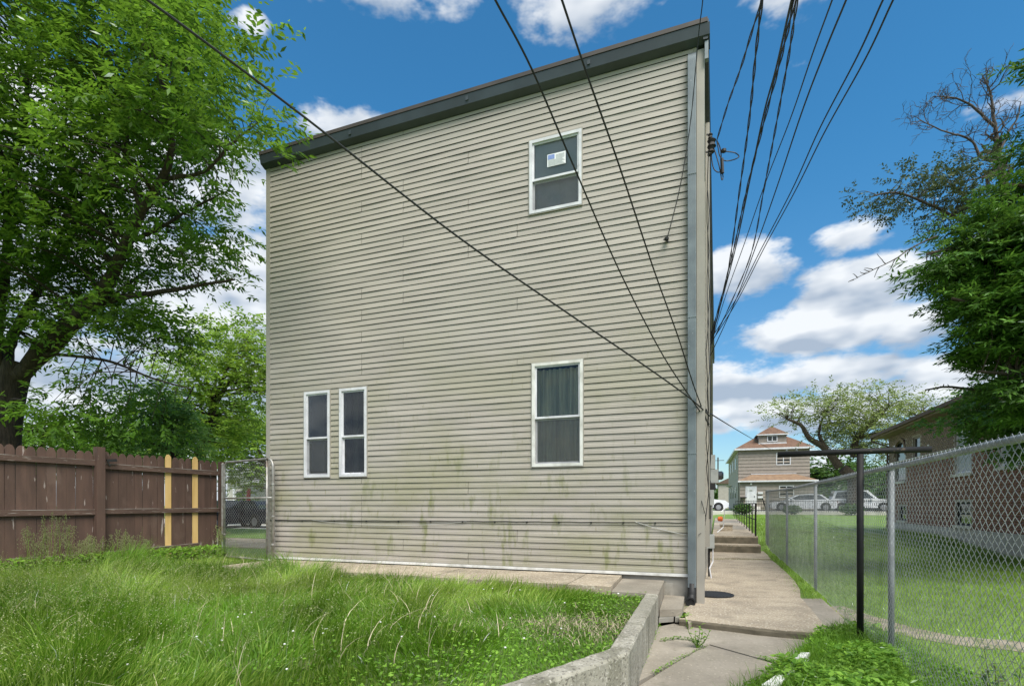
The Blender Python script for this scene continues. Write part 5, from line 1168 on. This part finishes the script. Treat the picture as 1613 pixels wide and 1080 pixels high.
# --- far tree leaning behind the far house
FD = 44.
simple = [([V3(1322, 735, FD), V3(1300, 706, FD), V3(1275, 690, FD), V3(1262, 670, FD), V3(1240, 660, FD)], (.35, .08)),
          ([V3(1345, 720, FD), V3(1350, 690, FD), V3(1380, 660, FD), V3(1400, 640, FD)], (.3, .07)),
          ([V3(1300, 706, FD), V3(1290, 680, FD), V3(1300, 650, FD)], (.2, .05)), ([V3(1350, 690, FD), V3(1420, 670, FD), V3(1460, 640, FD)], (.16, .04))]
tree('spreading_tree', tuple(P(1340, 800, FD).xy)+(.6,), 'wide sparse-leaved tree with a leaning trunk between the far house and the brick house', simple,
     [E(1250, 645, FD, 2.4, 1.1), E(1300, 640, FD, 2.6, 1.4), E(1350, 650, FD, 2.6, 2.0), E(1395, 640, FD, 2.4, 1.8), E(1440, 640, FD, 1.9, 1.2), E(1350, 690, FD, 2.8, 1.6), E(1300, 680, FD, 1.4, .8), E(1400, 690, FD, 2.5, 1.5)], 330, 6, M['leafD'], M['bark'], nleaf=8, twig=.9, ln=.24, wd=.12, bough=(.8, .45), seed=41,
     trunk=([tuple(P(1340, 800, FD).xy)+(.3,), V3(1345, 760, FD), V3(1328, 738, FD)], .5, .4))
simple_tree('evergreen_bush_tree', 1328, 720, 800, 75, 6, 'rounded far tree low on the horizon behind the white cars', 130, 12, M['bush'], 51, ln=.5, wd=.3, twig=1.2, zb=.9)
simple_tree('evergreen_bush_tree', 1372, 738, 800, 60, 5, 'dark far shrubbery low between the clothesline pole and the brick house', 110, 12, M['bush'], 52, ln=.4, wd=.25, twig=1.0, zb=.9)
simple_tree('evergreen_bush_tree', 1136, 770, 800, 120, 6, 'far dark tree low beside the house corner at the end of the walk', 60, 12, M['bush'], 53, ln=.7, wd=.4, twig=1.4, zb=.9)
# utility poles far away
for (px, top, d, lab) in ((1297, 748, 90, 'thin far utility pole between the tan house and the big tree'), (1131, 720, 140, 'far transmission pole low in the gap beside the house corner')):
    b = P(px, 800, d); t = thing('utility_pole', (b.x, b.y, .9), lab, 'utility pole'); zt = CAMH-(top-HY)*d/FPX
    mb = MB(); mb.tube([(b.x, b.y, .5), (b.x, b.y, zt)], .16, 8); mb.build('pole', M['bark'], t)
    MB().bar((b.x-1.5, b.y, zt-.8), (b.x+1.5, b.y, zt-.8), .12, .12).build('crossarm', M['bark'], t)

# ------------------------------------------------------------------ grass
def inpoly(x, y, poly):
    ins = np.zeros(len(x), bool); n = len(poly)
    for i in range(n):
        x0, y0 = poly[i]; x1, y1 = poly[(i+1) % n]
        c = ((y0 > y) != (y1 > y)) & (x < (x1-x0)*(y-y0)/(y1-y0+1e-12)+x0); ins ^= c
    return ins
def blades(name, X, Y, Z, Ln, Wd, lean, leandir, material, label=None, cat=None, seg=3, kind='stuff', curl=.5, rs=None):
    r = rs or rng; n = len(X); a = r.uniform(0, 2*np.pi, n); 
    dx = np.cos(a)*.35 + leandir[0]; dy = np.sin(a)*.35 + leandir[1]; nrm = np.sqrt(dx*dx+dy*dy)+1e-6; dx /= nrm; dy /= nrm
    l = lean*r.uniform(.3, 1.5, n)
    fa = r.uniform(0, 2*np.pi, n); sx, sy = np.cos(fa), np.sin(fa)
    vs = []
    for j in range(seg+1):
        t = j/seg; h = Ln*(t - .28*l*t*t); o = Ln*l*(t**1.9)
        cx, cy, cz = X+dx*o, Y+dy*o, Z+np.maximum(h, .0)
        w = Wd*(1-t)**.6*.5 if j < seg else Wd*0
        if j < seg: vs += [np.stack([cx-sx*w, cy-sy*w, cz], -1), np.stack([cx+sx*w, cy+sy*w, cz], -1)]
        else: vs += [np.stack([cx, cy, cz], -1)]
    global LASTP; LASTP = lambda t: np.stack([X+dx*Ln*l*t**1.9, Y+dy*Ln*l*t**1.9, Z+Ln*(t-.28*l*t*t)], -1)
    V = np.stack(vs, 1); m = V.shape[1]; i = np.arange(n)[:, None]*m; F = []
    for j in range(seg-1): F += [i+np.array([[2*j, 2*j+1, 2*j+3]]), i+np.array([[2*j, 2*j+3, 2*j+2]])]
    F += [i+np.array([[2*seg-2, 2*seg-1, 2*seg]])]
    o = npmesh(name, V.reshape(-1, 3), np.concatenate(F), material, kind=kind)
    return tag(o, label, cat)
fx_ = lambda s: (FA+fd*s)
lawnpoly = [(FA.x+.02, FA.y-2.5), (FB.x+.05, FB.y+.1), (-8.6, 8.9), (XL, 7.45), (e1.x-.1, 7.2), (EDG[0][0]-.35, 7.1), (EDG[0][0], EDG[0][1]+.3)] + EDG + [(-3.5, 1.0), (-8, .8)]
lawnpoly2 = [(FA.x+.02, FA.y-2.5), (FB.x+.05, FB.y+.1), (-8.5, 8.9), (XL, 7.62), (e1.x-.1, 7.30), (EDG[0][0]-.35, 7.25), (EDG[0][0], EDG[0][1]+.3)] + EDG + [(-3.5, 1.0), (-8, .8)]
def sample_poly(poly, n, r):
    xs = [p[0] for p in poly]; ys = [p[1] for p in poly]; X = []; Y = []
    x = r.uniform(min(xs), max(xs), n*3); y = r.uniform(min(ys), max(ys), n*3); k = inpoly(x, y, poly); return x[k][:n], y[k][:n]
def noise2(x, y, s, seed=0):
    r = np.random.default_rng(seed); v = np.zeros_like(x)
    for i in range(7):
        a = r.uniform(0, 6.28); f = s*r.uniform(.5, 1.6); v += np.sin((x*math.cos(a)+y*math.sin(a))*f+r.uniform(0, 6.28))
    return v/3.0
def view_keep(x, y, r, z=LZ, k=1.0, dmin=2.9):
    """denser near the camera; nothing behind it"""
    d = -SA*x + CA*y; cxx = (CA*x + SA*y)/np.maximum(d, .1)
    return (d > dmin) & (abs(cxx) < 1.12)
r = np.random.default_rng(5)
# distance of a point to the retaining wall inner edge: grass is short there
def edist(x, y):
    best = np.full(len(x), 99.)
    for (ax, ay), (bx, by) in zip(EDG, EDG[1:]):
        t = np.clip(((x-ax)*(bx-ax)+(y-ay)*(by-ay))/((bx-ax)**2+(by-ay)**2), 0, 1); best = np.minimum(best, np.hypot(x-ax-t*(bx-ax), y-ay-t*(by-ay)))
    return best
X, Y = sample_poly(lawnpoly, 170000, r); k = view_keep(X, Y, r); X, Y = X[k], Y[k]
dep = -SA*X+CA*Y
ed = edist(X, Y); tall = np.clip((ed-.25)/1.3, 0, 1)*(.72+.38*np.clip(noise2(X, Y, 1.6, 2), -1, 1))
left = np.clip((-X-2.6)/3.2, 0, 1)
tuft = np.clip(.75+.55*noise2(X, Y, 5.5, 22)+.3*noise2(X, Y, 13, 23), .35, 1.7)
H = (.05 + .15*tall*tuft + .12*tall*left*tuft)*r.uniform(.4, 1.5, len(X))
dens = np.where(dep < 6, 1.0, .62); k = r.random(len(X)) < dens; X, Y, H, dep = X[k], Y[k], H[k], dep[k]
ld = (np.cos(noise2(X, Y, 3.0, 3)*2.6+.3)*.55+.15, np.sin(noise2(X, Y, 3.0, 3)*2.6+.3)*.55-.1)
nb_ = len(X); yel = (noise2(X, Y, 1.3, 9)+r.normal(0, .45, nb_)) > .38
for msk, mm, nm in ((~yel, M['grassT'], 'tall_grass'), (yel, M['grassY'], 'pale_grass')):
    blades(nm, X[msk], Y[msk], np.full(msk.sum(), LZ-.01), H[msk], .0065+.010*r.random(msk.sum())**2, .62, (ld[0][msk], ld[1][msk]), mm, 'unmown bright green grass filling the back lawn' if nm == 'tall_grass' else 'paler yellow-green grass tufts mixed through the back lawn', 'grass', rs=r)
# long arching seed stems, leaning to the right
X, Y = sample_poly(lawnpoly, 20000, r); k = view_keep(X, Y, r) & (edist(X, Y) > 1.0); X, Y = X[k], Y[k]
wgt = np.clip(.15+.5*noise2(X, Y, 1.0, 12)+.5*np.clip((-X-1.8)/2.5, 0, 1), 0, 1); k = r.random(len(X)) < wgt*.62; X, Y = X[k], Y[k]
n = len(X); blades('arching_grass_stems', X, Y, np.full(n, LZ), r.uniform(.32, .66, n), np.full(n, .0045), .85, (.9, -.35), M['grassY'], 'long arching yellow-green seed stems over the lawn', 'grass', seg=6, rs=r)
C = np.concatenate([LASTP(np.full(n, t_))+r.normal(0, .006+.035*(1.02-t_), (n, 3)) for t_ in np.linspace(.7, 1.0, 7)]); m_ = len(C)
V, F = leaf_quads(C, r.normal(0, 1, (m_, 3)), r.normal(0, 1, (m_, 3)), r.uniform(.008, .016, m_), r.uniform(.003, .006, m_)); tag(npmesh('grass_panicles', V, F, M['seed'], kind='stuff'), 'fine pale seed panicles hanging over the lawn', 'grass seed')
# thin brownish patch near the bend of the wall
c_ = PZ(880, 985, LZ); n = 2600; X = c_.x+r.normal(0, .55, n); Y = c_.y+r.normal(0, .33, n); k = inpoly(X, Y, lawnpoly); X, Y = X[k], Y[k]; n = len(X)
blades('thatch', X, Y, np.full(n, LZ), r.uniform(.03, .11, n), np.full(n, .008), .9, (0, 0), M['straw'], 'thin straw-coloured patch in the lawn near the bend of the retaining wall', 'dead grass', seg=2, rs=r)
# dry straw stalks
X, Y = sample_poly(lawnpoly, 1500, r); k = view_keep(X, Y, r) & (edist(X, Y) > .9); X, Y = X[k], Y[k]; k = r.random(len(X)) < .34; X, Y = X[k], Y[k]
n = len(X); blades('dry_stalks', X, Y, np.full(n, LZ), r.uniform(.22, .42, n), np.full(n, .009), .8, (.1, .1), M['straw'], 'scattered dry tan grass stalks standing in the lawn', 'dry grass', seg=4, rs=r)
# clover and broad leaves low in the lawn
def leafcarpet(name, X, Y, zf, hmax, ln, wd, material, label, cat, r, up=.5, kind='stuff'):
    n = len(X); Z = zf(X, Y) + hmax*r.random(n)**.8
    a = r.uniform(0, 6.28, n); D = np.stack([np.cos(a), np.sin(a), r.uniform(-.3, up, n)], -1); Nn = np.stack([r.normal(0, .35, n), r.normal(0, .35, n), np.ones(n)], -1)
    V, F = leaf_quads(np.stack([X, Y, Z], -1), D, Nn, ln*r.uniform(.5, 1.3, n), wd*r.uniform(.5, 1.3, n))
    return tag(npmesh(name, V, F, material, kind=kind), label, cat)
X, Y = sample_poly(lawnpoly, 60000, r); k = view_keep(X, Y, r); X, Y = X[k], Y[k]; e_ = edist(X, Y); k = r.random(len(X)) < np.where(e_ < 1.1, .55, .14); X, Y = X[k], Y[k]
leafcarpet('clover', X, Y, lambda x, y: LZ+0*x, .07, .035, .026, M['weed'], 'low clover and small weeds along the retaining wall', 'weeds', r)
# dark leafy weeds growing at the foot of the brown fence
n = 5200; s_ = r.uniform(0, FLn, n); off = np.abs(r.normal(0, .22, n))+.08
cl = (noise2(s_*1.0, s_*0+1, 3.2, 6) > -.25) | (r.random(n) < .25); s_, off = s_[cl], off[cl]; n = len(s_)
X = FA.x+fd.x*s_+fd.y*off; Y = FA.y+fd.y*s_-fd.x*off
leafcarpet('fence_weeds', X, Y, lambda x, y: LZ+0*x, .34, .085, .035, M['weed'], 'broad-leaved weeds along the foot of the brown fence', 'weeds', r, .8)
# seed-head grasses in front of the fence: one thing each
r8 = random.Random(12)
seedgrp = 'seeding grasses in front of the brown fence'
seed_spec = [(32, 826), (62, 804), (118, 836), (132, 842), (168, 832), (195, 838), (215, 848), (85, 826), (48, 840), (100, 850), (334, 826), (182, 850)]
for i, (px, py) in enumerate(seed_spec):
    s0 = s_of_px(px); q = fpos(s0, .32+.12*r8.random(), LZ); 
    dpt = -SA*q.x+CA*q.y; zt = CAMH-(py-HY)*dpt/FPX
    t = thing('seeding_grass', tuple(q), ('tallest' if py == 804 else 'seedy') + ' pale grass clump ' + ('%s in front of the brown fence' % ['at the far left', 'left of the fence post', 'under the fence post', 'just left of the fence post base', 'just right of the fence post', 'two clumps right of the fence post', 'three clumps right of the fence post', 'between the two leftmost post bays', 'near the left edge', 'low down left of the post', 'beside the gate', 'short one right of the post'][i]), 'grass', seedgrp)
    st = MB(); sd_ = MB()
    for j in range(7):
        b = q + Vector((r8.uniform(-.1, .1), r8.uniform(-.1, .1), 0)); tp = Vector((b.x+r8.uniform(-.12, .12), b.y+r8.uniform(-.12, .12), zt-r8.uniform(0, .16)))
        mid = b.lerp(tp, .5)+Vector((r8.uniform(-.03, .03), 0, 0)); st.tube([b, mid, tp], [.003, .0025, .0015], 3)
        for m_ in range(46):
            t_ = r8.uniform(.62, 1.0); c = mid.lerp(tp, (t_-.5)*2); w_ = .055*(1.05-t_)/.43+.006; c = c+Vector((r8.gauss(0, w_), r8.gauss(0, w_), r8.gauss(0, .01)))
            a_ = .013; sd_.add([c+Vector((-a_*.6, 0, 0)), c+Vector((0, a_*.6, -a_)), c+Vector((a_*.6, 0, 0)), c+Vector((0, 0, a_*1.3))], [(0, 1, 2), (0, 2, 3), (0, 3, 1)])
    st.build('stems', M['grassY'], t); sd_.build('seed_heads', M['seed'], t)
# upright leafy stems near the two new pickets
for i, (px, py, nm) in enumerate(((242, 858, 'left of the first new picket'), (268, 862, 'between the two new pickets'), (318, 858, 'right of the second new picket'), (298, 876, 'below the second new picket'), (12, 880, 'at the left edge of the lawn'), (352, 880, 'at the foot of the gate'))):
    q = fpos(s_of_px(min(px, 330)), .35, LZ); dpt = -SA*q.x+CA*q.y; zt = max(CAMH-(py-HY)*dpt/FPX, LZ+.3)
    t = thing('leafy_weed', tuple(q), 'upright broad-leaved weed ' + nm, 'weed', 'leafy weeds by the brown fence'); st = MB(); C = []; D = []
    for j in range(6):
        b = q+Vector((r8.uniform(-.16, .16), r8.uniform(-.12, .12), 0)); tp = Vector((b.x+r8.uniform(-.1, .1), b.y+r8.uniform(-.1, .1), zt-r8.uniform(0, .15))); st.tube([b, b.lerp(tp, .5), tp], [.005, .004, .003], 4)
        for k_ in range(12): C.append(b.lerp(tp, .3+.7*k_/11)); a_ = k_*2.4; D.append((math.cos(a_), math.sin(a_), .25))
    st.build('stems', M['weed'], t)
    V, F = leaf_quads(np.array(C), np.array(D), np.tile([0, 0, 1.], (len(C), 1)), r.uniform(.08, .14, len(C)), r.uniform(.03, .045, len(C))); npmesh('leaves', V, F, M['weed'], t)
# weed patch bottom right
wp_px = [(1308, 998), (1352, 996), (1400, 1014), (1450, 1040), (1540, 1090), (1600, 1160), (1300, 1180), (1130, 1120), (1175, 1084), (1210, 1074), (1232, 1050), (1262, 1026), (1290, 1008)]
wp = [(PZ(a, b, -.06).x, PZ(a, b, -.06).y) for a, b in wp_px]
tag(MB().prism([(x, y) for x, y in wp], -.2, -.07).build('weed_bed_soil', M['soil']), kind='structure')
X, Y = sample_poly(wp, 15000, r); k = view_keep(X, Y, r, dmin=2.0); X, Y = X[k], Y[k]
hN = .5+.5*np.clip(noise2(X, Y, 5, 4), -1, 1)
n = len(X); Z = -.06 + (.03+.17*hN)*r.random(n)**.7
a = r.uniform(0, 6.28, n); D = np.stack([np.cos(a), np.sin(a), r.uniform(-.3, .6, n)], -1); Nn = np.stack([r.normal(0, .4, n), r.normal(0, .4, n), np.ones(n)], -1)
V, F = leaf_quads(np.stack([X, Y, Z], -1), D, Nn, .055*r.uniform(.4, 1.5, n), .034*r.uniform(.4, 1.5, n)); tag(npmesh('weed_patch', V, F, M['weed'], kind='stuff'), 'thick bright green low weeds between the walk and the chain-link fence', 'weeds')
X, Y = sample_poly(wp, 9000, r); k = view_keep(X, Y, r, dmin=2.0); X, Y = X[k], Y[k]; n = len(X)
blades('weed_patch_grass', X, Y, np.full(n, -.04), r.uniform(.08, .24, n), np.full(n, .005), .6, (0, 0), M['grassT'], 'grass blades mixed into the weed patch by the walk', 'grass', rs=r)
# star-shaped leafy weeds standing in and behind the mesh at the bottom right
for i, (px, py, d, h_, mm, lab) in enumerate(((1590, 1040, 3.6, .55, 'darkweed', 'dark purplish leafy weed behind the mesh at the bottom right corner'), (1600, 1070, 3.2, .25, 'weed', 'bright green weed at the extreme bottom right corner'),
        (1505, 1062, 3.55, .26, 'weed', 'star-leaved weed growing through the fence mesh near the bottom right'), (1420, 1060, 3.9, .2, 'weed', 'pointed-leaved weed at the fence foot right of the clothesline pole'), (1330, 1052, 3.9, .2, 'weed', 'broad weed tuft in the middle of the weed patch'), (1560, 1055, 3.7, .4, 'darkweed', 'dark stemmed weed left of the purplish one'))):
    q = P(px, py, d); q.z = float(terr(q.x, q.y))-.02; t = thing('leafy_weed', tuple(q), lab, 'weed', 'large weeds by the chain-link fence'); st = MB(); C = []; D = []
    for j in range(6):
        b = q+Vector((r8.uniform(-.08, .08), r8.uniform(-.08, .08), 0)); tp = b+Vector((r8.uniform(-.1, .1), r8.uniform(-.1, .1), h_*r8.uniform(.7, 1.1))); st.tube([b, b.lerp(tp, .5), tp], [.004, .003, .002], 4)
        for k_ in range(14): C.append(b.lerp(tp, .25+.75*k_/13)); a_ = k_*2.4+j; D.append((math.cos(a_), math.sin(a_), .2))
    st.build('stems', M[mm], t); V, F = leaf_quads(np.array(C), np.array(D), np.tile([0, 0, 1.], (len(C), 1)), r.uniform(.06, .11, len(C)), r.uniform(.022, .038, len(C))); npmesh('leaves', V, F, M[mm], t)
# sapling weed in the crack of the walk
q = PZ(1098, 1020, -.085); t = thing('leafy_weed', tuple(q), 'small leafy weed sprouting from the crack in the concrete walk', 'weed'); st = MB(); C = []; D = []
for j, (dx_, hh_) in enumerate(((-.12, .34), (-.02, .17), (.06, .19), (.13, .20), (.1, .12), (.0, .1), (.03, .24))):
    tp = q+Vector((dx_*1.0, .02*j-.05, hh_)); st.tube([q, q.lerp(tp, .5)+Vector((dx_*.2, 0, 0)), tp], [.004, .003, .002], 4)
    for k_ in range(9): C.append(q.lerp(tp, .35+.65*k_/8)); a_ = k_*2.4+j; D.append((math.cos(a_), math.sin(a_), .3))
st.build('stems', M['weed'], t); V, F = leaf_quads(np.array(C), np.array(D), np.tile([0, 0, 1.], (len(C), 1)), r.uniform(.035, .075, len(C)), r.uniform(.018, .03, len(C))); npmesh('leaves', V, F, M['weed'], t)
# moss and tiny weeds in the joints
def joint_weeds(pxs, z, n, w, lab, hh=.035):
    P_ = [PZ(a, b, z) for a, b in pxs]; X = []; Y = []
    for i in range(n):
        j = r8.randrange(len(P_)-1); p = P_[j].lerp(P_[j+1], r8.random()); X.append(p.x+r8.gauss(0, w)); Y.append(p.y+r8.gauss(0, w))
    leafcarpet('joint_weeds', np.array(X), np.array(Y), lambda x, y: z+0*x, hh, .022, .016, M['weed'], lab, 'weeds', r)
joint_weeds([(1040, 1010), (1068, 1006), (1090, 1008), (1100, 1016)], -.085, 260, .012, 'green weeds in the curved crack of the lower walk')
joint_weeds([(1112, 1018), (1060, 1044), (1030, 1062)], -.09, 160, .01, 'sparse weeds along the diagonal joint of the lower walk')
joint_weeds([(1038, 985), (1020, 1025), (1003, 1060)], -.085, 260, .02, 'small weeds along the foot of the retaining wall', .05)
joint_weeds([(1196, 1036), (1230, 1046)], -.088, 130, .015, 'weeds in the joint near the white edging stones')
joint_weeds([(1204, 868), (1225, 888), (1245, 905), (1258, 922), (1268, 936)], -.0, 1200, .09, 'weeds between the walk and the fence foot', .10)
joint_weeds([(1290, 930), (1330, 958), (1352, 978)], -.0, 300, .05, 'weeds along the foot of the chain-link fence', .06)
joint_weeds([(1070, 974), (1085, 968)], 0, 60, .02, 'tiny weeds beside the step and drain elbow')
# short grass on the right-hand lawn
wpy = [(CX_-.2, 2.5), (CX_-.2, 20), (2, 26), (7.5, 26), (7.5, 5), (6, 2.0)]
X, Y = sample_poly(wpy, 200000, r); k = view_keep(X, Y, r, dmin=2.0); X, Y = X[k], Y[k]; d = -SA*X+CA*Y; k = r.random(len(X)) < np.clip(1.3-d/16, .25, 1); X, Y, d = X[k], Y[k], d[k]
# keep the dirt path bare
pa = np.array([(p.x, p.y) for p in pp2]); dm = np.full(len(X), 9.)
for a_, b_ in zip(pa, pa[1:]):
    t_ = np.clip(((X-a_[0])*(b_[0]-a_[0])+(Y-a_[1])*(b_[1]-a_[1]))/((b_-a_)**2).sum(), 0, 1); dm = np.minimum(dm, np.hypot(X-a_[0]-t_*(b_[0]-a_[0]), Y-a_[1]-t_*(b_[1]-a_[1])))
k = (dm > .22) | (r.random(len(X)) < .12); X, Y, d = X[k], Y[k], d[k]; n = len(X)
blades('side_lawn_grass', X, Y, near_z(X, Y)-.005, r.uniform(.03, .075, n)*(1+.25*noise2(X, Y, 2, 8))*(1+d/30), np.full(n, .005)+d*.0004, .5, (0, 0), M['grassS'], 'short mown grass in front of the brick house', 'grass', seg=2, rs=r)
# longer tufts at the brick house foot
n = 9000; Y = r.uniform(12, 30, n); X = BX-.05-np.abs(r.normal(0, .14, n)); blades('foundation_grass', X, Y, near_z(X, Y), r.uniform(.08, .28, n), np.full(n, .012), .4, (0, 0), M['grassS'], 'longer grass fringe at the foot of the brick house', 'grass', seg=2, rs=r)
# strip of lawn right of the upper walk and low iron-fence line by the street
n = 16000; X = r.uniform(1.25, 6, n); Y = r.uniform(20, 46, n); blades('upper_lawn_grass', X, Y, near_z(X, Y), r.uniform(.05, .12, n), np.full(n, .02), .4, (0, 0), M['grassS'], 'grass of the yard beyond the end of the chain-link fence', 'grass', seg=2, rs=r)
ir = thing('iron_fence', (8, 47.5, .9), 'low black iron fence across the front of the far yard', 'fence')
mb = MB()
for zz in (1.05, 1.75): mb.bar((1.4, 47.5, zz), (26, 47.5, zz), .03, .03)
mb.build('rail', M['blackpaint'], ir); pm = MB().box(-.012, .012, -.012, .012, 0, .95).mesh('bar', M['blackpaint'])
for i in range(205): link('bar', pm, ir, (1.4+i*.12-8, 0, 0))
# shrubs by the iron fence
for i, (x, s_, lab) in enumerate(((1.9, .6, 'small dark shrub at the street end of the railing'), (5.4, .5, 'low shrub in front of the white sedan'), (9.4, .6, 'low shrub right of the white sedan'))):
    t = thing('shrub', (x, 46.8, .85), lab, 'shrub', 'shrubs along the far iron fence'); n = 900
    c = norm(r.normal(0, 1, (n, 3)))*r.uniform(.4, 1, (n, 1))*np.array([s_*1.4, s_, s_*.7])+np.array([x, 46.8, .85+s_*.5]); V, F = leaf_quads(c, r.normal(0, 1, (n, 3)), r.normal(0, 1, (n, 3)), np.full(n, .16), np.full(n, .1)); npmesh('foliage', V, F, M['bush'], t)
    mb = MB(); mb.tube([(x, 46.8, .7), (x, 46.8, .85+s_*.6)], .05, 5); mb.build('stem', M['bark'], t)
# little white flowers dotted in the lawn
fl = MB()
for i in range(34):
    px, py = r8.uniform(150, 900), r8.uniform(925, 1075); p = PZ(px, py, LZ+.16)
    if edist(np.array([p.x]), np.array([p.y]))[0] < .4 or not inpoly(np.array([p.x]), np.array([p.y]), lawnpoly)[0]: continue
    fl.lathe((p.x, p.y, p.z), [(.002, -.008), (.009, -.003), (.009, .003), (.002, .006)], 5)
tag(fl.build('clover_flowers', M['flower'], kind='stuff'), 'tiny white clover flowers dotted in the lawn', 'flowers')
